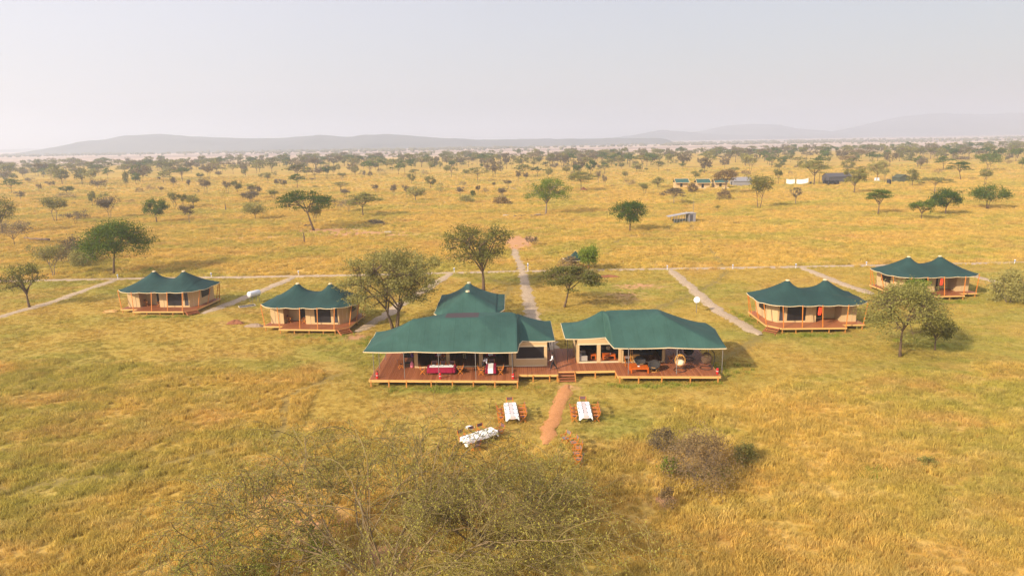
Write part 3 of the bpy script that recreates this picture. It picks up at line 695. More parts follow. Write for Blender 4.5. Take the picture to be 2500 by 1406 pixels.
# ================================================================ the two lodges and the kitchen tent
def lodge_roof(t, loc, xs, yf, yb, knots, dip, lines, mat, vent=None, nv=56):
    v, f, e = membrane(xs, yf, yb, nv, scallop(knots, 0, dip), lines)
    off = np.array([loc[0], loc[1], 0.0]); v = v - off; e = e - off
    if vent is not None:
        c = v[f].mean(1) + off; k = (c[:, 0] > vent[0]) & (c[:, 0] < vent[1]) & (c[:, 1] > vent[2]) & (c[:, 1] < vent[3])
    else: k = np.zeros(len(f), bool)
    r = obj('roof', np_mesh('roof', v, f[~k], M[mat], smooth=True), t)
    if k.any():
        o = obj('vent_panel', np_mesh('vent_panel', v, f[k], M['panel'], smooth=True), r); o['label'] = 'brown panel set into the green roof'
    trim_tube(e, t, 0.055); return r
class Walls:
    def __init__(s, t, loc, z0, z1): s.t = t; s.o = loc; s.z0 = z0; s.z1 = z1
    def seg(s, a, c, z0=None, z1=None, name='canvas_panel', mat='beige', th=0.07):
        z0 = s.z0 if z0 is None else z0; z1 = s.z1 if z1 is None else z1; zc = (z0 + z1) / 2
        mb = MB(); mb.bar((a[0] - s.o[0], a[1] - s.o[1], zc), (c[0] - s.o[0], c[1] - s.o[1], zc), th, z1 - z0); return mb.build(name, M[mat], s.t)
    def front(s, y, x0, x1, opens, top, sill, post=0.0):
        """a frame wall along x with openings (xa, xb)"""
        e = [x0] + [q for o in opens for q in o] + [x1]
        for a, b in zip(e[::2], e[1::2]): s.seg((a, y), (b, y), s.z0, top, 'frame_post', 'beige', 0.12)
        s.seg((x0, y), (x1, y), top, s.z1, 'canvas_panel', 'beige', 0.07); s.seg((x0, y + 0.002), (x1, y + 0.002), top - 0.005, top + 0.13, 'frame_rail', 'trim', 0.13)
        for a, b in opens: s.seg((a, y), (b, y), s.z0, sill, 'frame_sill', 'trim', 0.13)
def grey_poles(t, loc, pts, z0, z1, mat='steel'):
    for x, y in pts:
        mb = MB(); mb.tube([(x - loc[0], y - loc[1], z0), (x - loc[0], y - loc[1], z1)], 0.035, 6); mb.build('pole', M[mat], t)

# dining lodge
o = (-5.0, 67.0)
t = thing('dining_lodge', 'long green roofed dining tent with brown roof panel and maroon clothed tables', 'tent', (*o, 0))
kn = [(-14.5, 63.2, 3.3), (-9.5, 62.83, 3.35), (-4.8, 62.48, 3.35), (0.4, 62.1, 3.35), (0.95, 65.6, 3.4), (4.15, 65.6, 3.35), (4.3, 73.0, 3.4), (-1, 73.2, 3.4), (-8, 73.5, 3.4), (-13.5, 70.3, 3.35), (-14.5, 70.0, 3.35), (-14.5, 67.2, 3.3)]
P1, P2, P3, P4 = (-9.9, 66.6), (-3.45, 66.6), (-0.1, 69.4), (-6.6, 69.4)
lodge_roof(t, o, uniq_xs(-14.5, 4.2, 84, [-14.4, 0.4, 0.5, 0.62, 0.8, 0.95, 4.1]), pw_linear([(-14.5, 63.2), (0.4, 62.1), (0.62, 64.7), (0.95, 65.6), (4.2, 65.6)]), pw_linear([(-14.5, 70.0), (-13.5, 70.4), (-8, 73.5), (4.2, 73.1)]), kn, 0.07,
           [(P1, 5.62, P2, 5.55, 1), (P4, 5.42, P3, 5.42, 1), (P1, 5.62, (-14.3, 63.3), 3.34, 1.2), (P1, 5.62, (-14.3, 69.9), 3.4, 1.35), (P2, 5.55, (0.25, 62.3), 3.4, 1.12), (P2, 5.55, P3, 5.42, 1), (P3, 5.42, (4.1, 65.7), 3.38, 1.25), (P3, 5.42, (4.1, 72.9), 3.42, 1.3), (P4, 5.42, (-8, 73.3), 3.42, 1.4), (P4, 5.42, P1, 5.55, 1), (P2, 5.52, (-4.8, 62.6), 3.38, 1.15)], 'canvas2', (-6.75, -3.35, 66.95, 69.35))
wl = Walls(t, o, DZ, 3.22)
wl.front(65.75, -9.95, -0.15, [(-9.6, -6.75), (-6.4, -3.45), (-3.05, -0.45)], 2.98, DZ + 0.1)
wl.front(65.62, 0.0, 3.4, [(0.3, 3.1)], 2.75, DZ + 0.1); wl.seg((0.3, 65.62), (3.1, 65.62), DZ + 0.1, DZ + 0.72, 'canvas_panel'); wl.seg((0.3, 65.62), (3.1, 65.62), DZ + .72, DZ + 0.82, 'frame_sill', 'trim', .13)
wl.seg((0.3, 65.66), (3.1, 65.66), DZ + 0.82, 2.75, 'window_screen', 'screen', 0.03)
wl.seg((-9.95, 65.8), (-9.95, 71)); wl.seg((3.4, 65.68), (3.4, 71)); wl.seg((-9.95, 71), (3.4, 71))
mb = MB(); mb.box((0 + 1.7, 1.35, 3.24), (13.3, 5.3, 0.03)); mb.build('added_light_blocker', M['shade_liner'], t)  # added sheet that blocks sky light so the dining room stays dark
for (a, b) in (((-9.85, 70.9), (3.3, 70.9)), ((-9.87, 65.9), (-9.87, 70.9)), ((3.31, 65.8), (3.31, 70.9))): wl.seg(a, b, DZ + 0.01, 3.2, 'added_dark_lining', 'shade_liner', 0.02)  # dark sheets added inside the walls, their colour deepens the room's shade
grey_poles(t, o, [(-10.5, 62.62), (-7.15, 62.35), (-3.6, 62.12), (-0.1, 61.9)], DZ, 3.3)
grey_poles(t, o, [(-13.55, 63.2), (-13.5, 65.7), (-13.4, 68.6)], DZ, 3.3)
grey_poles(t, o, [(4.1, 65.8), (4.15, 72.8)], DZ, 3.3, 'black')

# lounge lodge
o = (13.0, 67.0)
t = thing('lounge_lodge', 'green roofed lounge tent with two open windows and hanging chairs under its awning', 'tent', (*o, 0))
kn = [(5.3, 66.35, 3.3), (9.4, 66.35, 3.4), (9.72, 63.0, 3.3), (15, 62.75, 3.35), (20.4, 62.45, 3.25), (21.2, 68.9, 3.3), (20.9, 71.3, 3.35), (15, 72.5, 3.4), (9, 73.2, 3.4), (5.5, 72.5, 3.3)]
Q1, Q2, Q3 = (9.25, 68.7), (15.1, 69.0), (14.9, 66.3)
lodge_roof(t, o, uniq_xs(5.3, 21.2, 76, [9.35, 9.42, 9.5, 9.6, 9.72, 20.4, 20.8]), pw_linear([(5.3, 66.35), (9.35, 66.35), (9.72, 63.0), (20.4, 62.45), (21.2, 68.9)]), pw_linear([(5.3, 72.4), (9, 73.2), (20.9, 71.3), (21.2, 69.7)]), kn, 0.07,
           [(Q1, 5.6, Q2, 5.56, 1), (Q2, 5.56, Q3, 5.72, 1), (Q1, 5.6, (5.45, 66.5), 3.38, 1.35), (Q1, 5.6, (5.5, 72.3), 3.4, 1.7), (Q1, 5.6, (9.3, 66.5), 3.5, 1.2), (Q3, 5.72, (9.85, 63.15), 3.36, 1.1), (Q3, 5.72, (20.3, 62.6), 3.3, 1.15), (Q2, 5.56, (20.8, 71.1), 3.4, 1.3), (Q3, 5.72, (21.05, 68.8), 3.36, 1.35), (Q1, 5.6, (8.9, 73), 3.45, 1.4)], 'canvas2')
wl = Walls(t, o, DZ, 3.22)
wl.front(66.35, 6.55, 10.92, [(6.72, 8.5), (8.88, 10.7)], 2.62, DZ + 0.14)
wl.front(66.2, 11.0, 15.4, [(11.18, 15.1)], 2.95, DZ + 0.1)
wl.seg((6.55, 66.4), (6.55, 71)); wl.seg((15.4, 66.3), (15.4, 71)); wl.seg((6.55, 71), (15.4, 71)); wl.seg((10.95, 66.3), (10.95, 67.6))
for (a, b) in (((6.65, 70.9), (15.3, 70.9)), ((6.63, 66.5), (6.63, 70.9)), ((15.31, 66.4), (15.31, 70.9))): wl.seg(a, b, DZ + 0.01, 3.2, 'added_dark_lining', 'shade_liner', 0.02)  # added dark sheets in front of the walls, interior shade put into colour
mb = MB(); mb.box((-2.0, 1.65, 3.24), (8.85, 4.6, 0.03)); mb.build('added_light_blocker', M['shade_liner'], t)  # unseen sheet added over the lounge to shut out the sky light
grey_poles(t, o, [(11.1, 62.75), (15.7, 62.5), (20.1, 62.6)], DZ, 3.28)
grey_poles(t, o, [(19.9, 66.5), (19.95, 69.5)], DZ, 3.28)
grey_poles(t, o, [(5.55, 66.5), (5.75, 72.2), (6.35, 66.45)], DZ, 3.28, 'black')

# kitchen tent
o = (-5.2, 83.2)
t = thing('kitchen_tent', 'square green roofed tent with two peaks one behind the other behind the dining lodge', 'tent', (*o, 0), 0)
kn = [(-9.35, 78.9, 3.0), (-8.4, 77.9, 3.0), (-1.9, 78.4, 3.05), (-1.1, 80.2, 3.05), (-0.95, 82.6, 3.05), (-0.95, 85.2, 3.05), (-0.95, 88.2, 3.1), (-5, 88.6, 3.1), (-9.35, 88.7, 3.05), (-9.4, 84, 3.05)]
KA, KB = (-5.4, 81.2), (-5.5, 85.6)
LL = [(KA, 5.1, KB, 5.15, 1)]
for p, z in ((KA, 5.15), (KB, 5.3)):
    for k in range(7): LL.append((p, z, (p[0] + .28 * cos(k * .9), p[1] + .28 * sin(k * .9)), z - .14, 1))
LL += [(KA, 5.0, (-9.2, 79.0), 3.1, 1.2), (KA, 5.0, (-8.3, 78.1), 3.1, 1.15), (KA, 5.0, (-1.9, 78.6), 3.15, 1.15), (KA, 5.0, (-1.15, 80.3), 3.15, 1.2), (KB, 5.15, (-9.2, 88.5), 3.12, 1.5), (KB, 5.15, (-1.1, 88), 3.15, 1.5), (KB, 5.15, (-1.05, 85.2), 3.15, 1.5)]
lodge_roof(t, o, uniq_xs(-9.35, -0.97, 46, [-8.4, -1.9]), pw_linear([(-9.35, 78.9), (-8.4, 77.9), (-1.9, 78.4), (-0.97, 80.2)]), pw_linear([(-9.35, 88.6), (-5, 88.6), (-0.97, 88.2)]), kn, 0.10, LL, 'canvas2', None, 46)
for p, z in ((KA, 5.15), (KB, 5.3)):
    mb = MB(); mb.lathe([(0.26, z - .13), (0.24, z + .03), (0.02, z + .06)], (p[0] - o[0], p[1] - o[1], 0), 10); mb.build('peak_cap', M['trim'], t)
wl = Walls(t, o, 0.0, 2.9)
for a, b in (((-8.6, 79.2), (-2.0, 79.4)), ((-2.0, 79.4), (-1.8, 87.5)), ((-1.8, 87.5), (-8.6, 87.7)), ((-8.6, 87.7), (-8.6, 79.2))): wl.seg(a, b)
grey_poles(t, o, [(-9.2, 78.9), (-8.3, 78.0), (-1.2, 80.2), (-1.05, 82.6), (-1.05, 85.2), (-1.05, 88)], -0.1, 3.02, 'post')

# ================================================================ furniture
def director_chair(loc, rz, label, group, dark=True):
    """folding chair with crossed legs; faces +y"""
    t = thing('folding_chair', label, 'chair', loc, rz, group)
    for s in (-1, 1):
        for (a, b) in (((s * .27, -.24), (s * .27, .26)), ((s * .27, .24), (s * .27, -.26))):
            mb = MB(); mb.bar((a[0], a[1], 0.0), (b[0], b[1], 0.60), 0.045, 0.05); mb.build('leg', M['orange'], t)
        mb = MB(); mb.box((s * .29, 0, .63), (.075, .56, .035)); mb.build('armrest', M['orange'], t)
        mb = MB(); mb.bar((s * .27, -.25, .6), (s * .27, -.33, .95), 0.045, .05); mb.build('back_post', M['orange'], t)
    mb = MB(); mb.add([(-.25, -.22, .45), (.25, -.22, .45), (.25, .24, .45), (-.25, .24, .45), (0, -.22, .41), (0, .24, .41)], [(0, 4, 5, 3), (4, 1, 2, 5)]); mb.build('seat', M['fabric' if dark else 'greyfab'], t)
    mb = MB(); mb.box((0, -.312, .82), (.56, .02, .25)); mb.build('backrest', M['fabric' if dark else 'greyfab'], t)
    mb = MB(); mb.bar((-.27, .22, .12), (.27, .22, .12), .03); mb.bar((-.27, -.22, .12), (.27, -.22, .12), .03); mb.build('stretcher', M['orange'], t)
    return t
_ch = director_chair((0, 0, -50), 0, 'x', 'x'); _chg = director_chair((0, 0, -50), 0, 'x', 'x', False)
_used = set()
def chair(x, y, z, rz, label, group, dark=True):
    src = _ch if dark else _chg
    if dark not in _used:
        _used.add(dark); src.location = (x, y, z); src.rotation_euler = (0, 0, rz); src['label'] = label; src['group'] = group; return src
    return dup(src, (x, y, z), rz, label, group)
def table(loc, rz, L, W, label, group=None, leg='black'):
    t = thing('folding_table', label, 'table', loc, rz, group)
    mb = MB(); mb.box((0, 0, .715), (W, L, .04)); mb.build('tabletop', M['greyfab'], t)
    for sx in (-1, 1):
        for sy in (-1, 1):
            mb = MB(); mb.bar((sx * (W / 2 - .08), sy * (L / 2 - .1), 0), (sx * (W / 2 - .08), sy * (L / 2 - .1), .70), .04); mb.build('leg', M[leg], t)
    return t
def cloth(loc, rz, L, W, drop, mat, label, corner=0.0, seed=0):
    """a cloth lying over a table top, its hanging edge in folds"""
    r = random.Random(seed); mb = MB(); n = 40; ring = []
    def per(u, ex):
        a, b = W / 2 + ex, L / 2 + ex; p = u * 2 * (2 * a + 2 * b)
        if p < 2 * a: return (-a + p, -b)
        p -= 2 * a
        if p < 2 * b: return (a, -b + p)
        p -= 2 * b
        if p < 2 * a: return (a - p, b)
        return (-a, b - (p - 2 * a))
    rows = []
    for ex, dz in ((0.012, 0.0), (0.03, -drop * .5), (0.05, -drop)):
        row = []
        for k in range(n):
            x, y = per((k + .5) / n, ex)
            f = 0.02 * sin(k * 2.4 + seed) if dz else 0
            c = corner * (abs(x) > W / 2 - .12 and abs(y) > L / 2 - .12)
            row.append((x * (1 + f), y * (1 + f * .5), dz * (1 + c * (1 if dz < -drop * .7 else .4)) + (r.uniform(-.02, .02) if dz else 0)))
        rows.append(row)
    vs = [p for row in rows for p in row]; fs = [tuple(range(n))]
    for i in range(2):
        for k in range(n): fs.append((i * n + k, (i + 1) * n + k, (i + 1) * n + (k + 1) % n, i * n + (k + 1) % n))
    mb.add(vs, fs); o = mb.build('tablecloth', M[mat]); o.location = (loc[0], loc[1], loc[2] + .742); o.rotation_euler = (0, 0, rz)
    return tag(o, label, 'tablecloth')
def local(loc, rz, x, y, z=0.0): return (loc[0] + x * cos(rz) - y * sin(rz), loc[1] + x * sin(rz) + y * cos(rz), loc[2] + z)
_plate = None
def plate(p, rz, label, group):
    global _plate
    if _plate is None:
        t = thing('place_setting', label, 'place setting', p, rz, group)
        mb = MB(); mb.box((0, 0, .004), (.42, .30, .006)); mb.build('place_mat', M['mat'], t)
        mb = MB(); mb.lathe([(.05, .008), (.12, .014), (.155, .028), (.150, .030), (.10, .018), (.01, .016)], (0, 0.01, 0), 14); mb.build('plate', M['china'], t)
        mb = MB(); mb.lathe([(.03, .008), (.008, .015), (.008, .08), (.035, .11), (.034, .16), (.030, .16), (.004, .1)], (.17, .12, 0), 8); mb.build('wine_glass', M['glass'], t)
        _plate = t; return t
    return dup(_plate, p, rz, label, group)

# the three tables on the lawn
for (cx, cy, rz, nm) in ((-0.25, 54.3, radians(4.0), 'left lawn table'), (5.95, 54.2, radians(-1.5), 'right lawn table')):
    loc = (cx, cy, 0.02); L, W = 3.0, 1.02
    table(loc, rz, L, W, 'white clothed dining table, the ' + nm + ' beside the red path')
    cloth(loc, rz, L, W, 0.22, 'white', 'white tablecloth with hanging corners on the ' + nm, 0.9, int(cy * 10))
    mb = MB(); mb.box((0, -0.05, 0), (.36, L * 1.0, .006)); mb.box((0, -L / 2 - .075, -.12), (.36, .012, .26)); q = mb.build('table_runner', M['runner']); q.location = local(loc, rz, 0, 0, .749); q.rotation_euler = (0, 0, rz); tag(q, 'dusty pink runner along the ' + nm, 'table runner')
    for i in range(3):
        yy = -0.85 + i * .85; w_ = ('nearest', 'middle', 'farthest')[i]
        plate(local(loc, rz, -.33, yy, .752), rz, f'white plate on grey mat, {w_} on the left side of the {nm}', 'place settings on the lawn tables')
        plate(local(loc, rz, .33, yy, .752), rz, f'white plate on grey mat, {w_} on the right side of the {nm}', 'place settings on the lawn tables')
        chair(*local(loc, rz, -.92, yy, 0), rz - pi / 2, f'orange folding chair, {w_} of three, left side of the {nm}', 'orange folding chairs around the lawn tables')
        chair(*local(loc, rz, .92, yy, 0), rz + pi / 2, f'orange folding chair, {w_} of three, right side of the {nm}', 'orange folding chairs around the lawn tables')
    chair(*local(loc, rz, 0.02, L / 2 + .42, 0), rz + pi, f'orange folding chair at the far head of the {nm}', 'orange folding chairs around the lawn tables')
loc = (-2.75, 49.4, 0.02); rz = radians(-52)
table(loc, rz, 3.0, 1.0, 'white clothed lawn table half hidden behind the thorn tree')
cloth(loc, rz, 3.0, 1.0, .24, 'white', 'white tablecloth with crumpled corners seen through the thorn twigs', .8, 5)
for i in range(6): plate(local(loc, rz, (-.3, .3)[i % 2], -.9 + .85 * (i // 2), .752), rz, f'white plate on grey mat, {("nearest", "middle", "farthest")[i // 2]} on the {("back", "front")[i % 2]} side of the twig covered table', 'place settings on the lawn tables')
for i, (x, y, r, s) in enumerate([(-.95, -.9, -pi / 2, 'end'), (-.95, 0.1, -pi / 2, 'middle'), (-.95, .95, -pi / 2, 'far corner'), (0.0, 2.0, pi, 'head'), (0.95, -1.0, pi / 2, 'near side')]):
    chair(*local(loc, rz, x, y, 0), rz + r, f'orange folding chair at the {s} of the lawn table behind the thorn twigs', 'orange folding chairs around the lawn tables')
t = thing('side_table', 'small round white topped table beside the twig covered lawn table', 'side table', (-3.55, 50.9, 0.02))
mb = MB(); mb.lathe([(.36, .62), (.38, .63), (.38, .66), (.36, .67)], (0, 0, 0), 18); mb.build('tabletop', M['white'], t)
mb = MB(); mb.lathe([(.24, 0), (.24, .03), (.04, .05), (.04, .62)], (0, 0, 0), 10); mb.build('pedestal', M['black'], t)
for i, (x, y, a, s) in enumerate([(3.95, 49.1, 125, 'farthest back'), (4.5, 48.3, 102, 'second back'), (4.75, 47.35, 88, 'third back'), (4.55, 46.45, 97, 'second nearest'), (4.62, 45.5, 66, 'nearest')]):
    chair(x, y, .02, radians(a), f'orange folding chair with grey cloth, {s} in the curved row', 'orange folding chairs in the curved row', False)

# dining deck
loc = (-7.05, 63.9, DZ); rz = radians(90 - 1.5)
table(loc, rz, 2.75, 0.95, 'long dining table with maroon cloth on the dining deck')
cloth(loc, rz, 2.75, .95, .52, 'maroon', 'maroon tablecloth on the long dining deck table', 0, 2)
mb = MB(); mb.box((0, 0, 0), (.60, 2.35, .006)); q = mb.build('table_runner', M['white']); q.location = local(loc, rz, -.05, 0, .749); q.rotation_euler = (0, 0, rz); tag(q, 'white runner along the long maroon deck table', 'table runner')
for i in range(3):
    chair(*local(loc, rz, .78, .85 - .88 * i, 0), rz + pi / 2, f'folding chair with mauve back, {("first", "second", "third")[i]} from the left behind the maroon deck table', 'folding chairs on the dining deck')
    plate(local(loc, rz, .22, .85 - .85 * i, .755), rz + pi / 2, f'white plate, {("first", "second", "third")[i]} from the left on the maroon deck table', 'plates on the dining deck')
chair(*local(loc, rz, 0, 1.85, 0), rz + pi, 'orange folding chair at the left end of the maroon deck table', 'folding chairs on the dining deck')
chair(*local(loc, rz, 0, -1.85, 0), rz, 'orange folding chair at the right end of the maroon deck table', 'folding chairs on the dining deck')
loc = (-2.2, 63.8, DZ); rz = radians(-1)
table(loc, rz, 1.7, 0.95, 'short dining table seen end on at the right of the dining deck')
cloth(loc, rz, 1.7, .95, .5, 'maroon', 'maroon tablecloth on the table the waiter leans over', 0, 3)
mb = MB(); mb.box((0, 0, 0), (.5, 1.7, .006)); mb.box((0, -.905, -.24), (.5, .014, .5)); q = mb.build('table_runner', M['white']); q.location = local(loc, rz, -.02, 0, .749); tag(q, 'white runner hanging over the end of the short maroon table', 'table runner')
for i, (dx, a, s) in enumerate([(-.95, -pi / 2, 'left'), (.95, pi / 2, 'right')]):
    chair(*local(loc, rz, dx, -.35, 0), a, f'orange folding chair on the {s} side of the short maroon table', 'folding chairs on the dining deck')
chair(*local(loc, rz, .02, 1.15, 0), pi, 'folding chair with mauve back at the far end of the short maroon table', 'folding chairs on the dining deck')
# inside the dining tent
for i, (x, y, s) in enumerate([(-7.7, 69.2, 'left'), (-2.35, 69.0, 'right')]):
    loc = (x, y, DZ); table(loc, 0, 1.8, .95, f'dining table in the dark inside the dining tent, {s} opening'); cloth(loc, 0, 1.8, .95, .45, 'maroon', f'maroon tablecloth inside the dining tent, {s} opening', 0, 6 + i)
    mb = MB(); mb.box((0, 0, 0), (.5, 1.8, .006)); mb.box((0, -.955, -.17), (.5, .014, .34)); q = mb.build('table_runner', M['white']); q.location = (x, y, DZ + .749); tag(q, f'white runner end inside the dining tent, {s} opening', 'table runner')
chair(-7.3, 67.6, DZ, radians(80), 'orange folding chair in the dark just inside the dining tent', 'folding chairs on the dining deck')

# rack with bags
t = thing('shelf_rack', 'dark metal shelf rack at the left corner of the dining tent', 'rack', (-10.65, 66.3, DZ), 0)
for sx in (-.45, .45):
    for sy in (-.22, .22): mb = MB(); mb.bar((sx, sy, 0), (sx, sy, 1.75), .045); mb.build('upright', M['black'], t)
for z in (.35, 1.0, 1.55): mb = MB(); mb.box((0, 0, z), (.95, .5, .04)); mb.build('shelf', M['trim' if z > 1.2 else 'black'], t)
def bag(name, label, loc, d, mat):
    mb = MB(); mb.lathe([(d[0] * .7, 0), (d[0], d[2] * .25), (d[0] * .95, d[2] * .7), (d[0] * .4, d[2] * .95), (d[0] * .15, d[2])], (0, 0, 0), 10, (1, d[1] / d[0])); mb.tube([(-.06, 0, d[2] * .9), (-.05, 0, d[2] * 1.2), (.05, 0, d[2] * 1.2), (.06, 0, d[2] * .9)], .012, 4)
    o = mb.build(name, M[mat], None, True); o.location = loc; return tag(o, label, 'bag')
bag('black_bag', 'black bag resting on the shelf rack', (-10.75, 66.2, DZ + 1.02), (.34, .22, .5), 'black')
bag('black_bag', 'dark bundle on the top shelf of the rack', (-10.6, 66.25, DZ + 1.57), (.36, .2, .25), 'black')
bag('pink_bag', 'pink bag standing before the shelf rack', (-10.25, 65.85, DZ + .0), (.2, .16, .62), 'pink')
bag('purple_bag', 'purple bag on the shelf rack by the tent corner', (-10.2, 66.12, DZ + 1.02), (.17, .15, .36), 'purple')
chair(-11.35, 65.7, DZ, radians(-70), 'orange folding chair beside the shelf rack', 'folding chairs on the dining deck')

# lounge furniture
def slat_table(name, label, loc, rz, L, W, H):
    t = thing(name, label, 'coffee table', loc, rz); k = int(L / .14)
    for i in range(k): mb = MB(); mb.box((-L / 2 + (i + .5) * L / k, 0, H), (L / k - .015, W, .035)); mb.build('slat', M['redwood'], t)
    for s in (-1, 1): mb = MB(); mb.box((0, s * (W / 2 - .05), H - .08), (L - .1, .04, .11)); mb.build('apron', M['redwood'], t)
    for sx in (-1, 1):
        for sy in (-1, 1): mb = MB(); mb.box((sx * (L / 2 - .07), sy * (W / 2 - .07), (H - .03) / 2), (.1, .1, H - .03)); mb.build('leg', M['redwood'], t)
    return t
slat_table('coffee_table', 'orange slatted coffee table on the lounge deck', (12.25, 63.35, DZ), radians(-1), 1.75, .95, .52)
mb = MB(); mb.lathe([(.06, 0), (.11, .02), (.12, .05), (.10, .05), (.05, .02)], (0, 0, 0), 12); q = mb.build('ashtray', M['china'], None, True); q.location = (12.2, 63.35, DZ + .54); tag(q, 'small white bowl on the orange slatted coffee table', 'bowl')
def papasan(label, loc, rz):
    t = thing('round_chair', label, 'chair', loc, rz, 'round cushioned rattan chairs on the lounge deck')
    mb = MB(); mb.tube([(.42 * cos(a), .42 * sin(a), .03) for a in np.linspace(0, 2 * pi, 17)], .025, 5, False); mb.build('base_ring', M['wicker'], t)
    mb = MB(); mb.tube([(.5 * cos(a), .46 * sin(a), .40 - .08 * sin(a)) for a in np.linspace(0, 2 * pi, 17)], .025, 5, False); mb.build('seat_ring', M['wicker'], t)
    for k in range(6): a = k * pi / 3; mb = MB(); mb.bar((.42 * cos(a), .42 * sin(a), .03), (.48 * cos(a + .3), .44 * sin(a + .3), .38), .03); mb.build('strut', M['wicker'], t)
    mb = MB(); n = 18; V = []; F = []
    for i, (r, z) in enumerate([(.02, .34), (.25, .36), (.45, .47), (.56, .62), (.60, .68), (.56, .74), (.44, .60), (.25, .48), (.02, .46)]):
        for k in range(n):
            a = 2 * pi * k / n; q = 1 + .04 * sin(5 * a); V.append((r * cos(a) * q, r * sin(a) * q + .0, z + .45 * r * sin(a) + .03 * sin(5 * a) * (r > .3)))
    for i in range(8):
        for k in range(n): F.append((i * n + k, i * n + (k + 1) % n, (i + 1) * n + (k + 1) % n, (i + 1) * n + k))
    mb.add(V, F); mb.build('cushion', M['darkcushion'], t, True); return t
papasan('round rattan chair with charcoal cushion right of the orange coffee table', (13.75, 63.5, DZ), radians(-20))
papasan('round rattan chair with charcoal cushion behind the orange coffee table', (12.6, 64.75, DZ), radians(10))
t = thing('armchair', 'light rattan armchair with cream cushion behind the coffee table', 'chair', (12.4, 65.5, DZ), 0)
mb = MB(); mb.box((0, 0, .4), (.62, .6, .14)); mb.build('cushion', M['cushion'], t)
for s in (-1, 1):
    mb = MB(); mb.tube([(s * .36, -.3, 0), (s * .36, -.3, .6), (s * .36, .3, .62), (s * .36, .3, 0)], .028, 5); mb.build('side_frame', M['wicker'], t)
mb = MB(); mb.tube([(-.36, .3, .6), (-.34, .38, .95), (.34, .38, .95), (.36, .3, .6)], .028, 5); mb.box((0, .33, .75), (.64, .04, .4)); mb.build('backrest', M['wicker'], t)
t = thing('folding_screen', 'yellow bamboo stand by the lounge opening', 'stand', (11.95, 66.6, DZ), 0)
for s in (-.2, .0, .2): mb = MB(); mb.bar((s, 0, 0), (s * .8, 0, 1.7), .06); mb.build('pole', M['wicker'], t)
mb = MB(); mb.bar((-.2, 0, .5), (.2, 0, .5), .05); mb.bar((-.18, 0, 1.4), (.18, 0, 1.4), .05); mb.build('crossbar', M['wicker'], t)
chair(11.45, 65.1, DZ, radians(180), 'folding chair with grey back beside the lounge post', 'folding chairs at the lounge', False)
slat_table('low_table', 'low orange wood table left of the round chair', (11.75, 64.35, DZ), 0, .8, .7, .42)
def hanging_chair(label, loc, rz, wick, cush, ribs=14):
    t = thing('hanging_chair', label, 'hanging chair', loc, rz, 'hanging basket chairs on the lounge deck')
    mb = MB(); mb.tube([(.58 * cos(a), .58 * sin(a), .03) for a in np.linspace(0, 2 * pi, 25)], .035, 6, False); mb.build('base_ring', M['black'], t)
    mb = MB(); mb.tube([(0, .57, .04), (0, .72, .5), (0, .82, 1.1), (0, .72, 1.65), (0, .42, 2.02), (0, .12, 2.1), (0, 0.0, 2.02)], .035, 6); mb.build('stand', M['black'], t)
    mb = MB(); mb.tube([(0, 0, 2.03), (0, 0, 1.60)], .015, 4); mb.build('chain', M['black'], t)
    ax, az, cz = .52, .60, 1.02; mb = MB()
    for k in range(ribs):
        a = 2 * pi * (k + .5) / ribs
        if -2.35 < (a - 2 * pi if a > pi else a) < -.8: continue      # open front
        mb.tube([(ax * sin(u) * cos(a), ax * sin(u) * sin(a), cz + az * cos(u)) for u in np.linspace(0.02, pi - .02, 11)], .022, 4, False)
    for u in (0.9, 1.35, 1.8, 2.25, 2.7):
        lo, hi = (-.78, pi + .78) if u < 1.9 else (0, 2 * pi)
        mb.tube([(ax * sin(u) * cos(a), ax * sin(u) * sin(a), cz + az * cos(u)) for a in np.linspace(lo, hi, 18)], .018, 4, False)
    for a in (-.78, pi + .78): mb.tube([(ax * sin(u) * cos(a), ax * sin(u) * sin(a), cz + az * cos(u)) for u in np.linspace(0.0, 2.0, 11)], .03, 4, False)
    for k in range(18):
        a = -2.35 + k * .09
        mb.tube([(ax * sin(u) * cos(a), ax * sin(u) * sin(a), cz + az * cos(u)) for u in np.linspace(0, .55, 4)], .012, 3, False)
    mb.build('basket', M[wick], t, True)
    mb = MB(); mb.ball((0, -.03, cz - .22), (.46, .44, .32), 16, 8); mb.build('cushion', M[cush], t, True)
    return t
hanging_chair('golden wicker hanging egg chair with cream cushion on the lounge deck', (16.3, 63.6, DZ), radians(0), 'wicker', 'cushion', 16)
hanging_chair('brown wicker hanging egg chair turned away near the deck corner', (19.0, 64.1, DZ), radians(-120), 'brownwicker', 'brownwicker', 26)
hanging_chair('black wicker hanging egg chair at the back of the lounge deck', (18.0, 67.0, DZ), radians(100), 'darkwicker', 'darkwicker', 26)
chair(15.95, 66.0, DZ, radians(90), 'dark wooden folding chair at the shaded corner of the lounge wall', 'folding chairs at the lounge')
# inside the lounge
def sofa(label, loc, rz, L, mat='sofa'):
    t = thing('sofa', label, 'sofa', loc, rz, 'sofas inside the lounge tent')
    mb = MB(); mb.box((0, 0, .28), (L, .8, .3)); mb.build('seat', M[mat], t)
    mb = MB(); mb.box((0, .34, .62), (L, .18, .5)); mb.build('backrest', M[mat], t)
    for s in (-1, 1):
        mb = MB(); mb.box((s * (L / 2 - .02), 0, .42), (.16, .82, .5)); mb.build('armrest', M[mat], t)
        mb = MB(); mb.box((s * (L / 2 - .1), -.32, .07), (.07, .07, .14)); mb.build('leg', M['wicker'], t)
    for i in range(max(1, int(L / .7))):
        mb = MB(); mb.ball((-L / 2 + .4 + i * .72, .18, .66), (.26, .1, .24), 10, 6); mb.build('cushion', M['cushion' if i % 2 else 'greyfab'], t, True)
    return t
sofa('pale grey sofa end seen through the left lounge window', (7.15, 67.5, DZ), radians(90), 1.9)
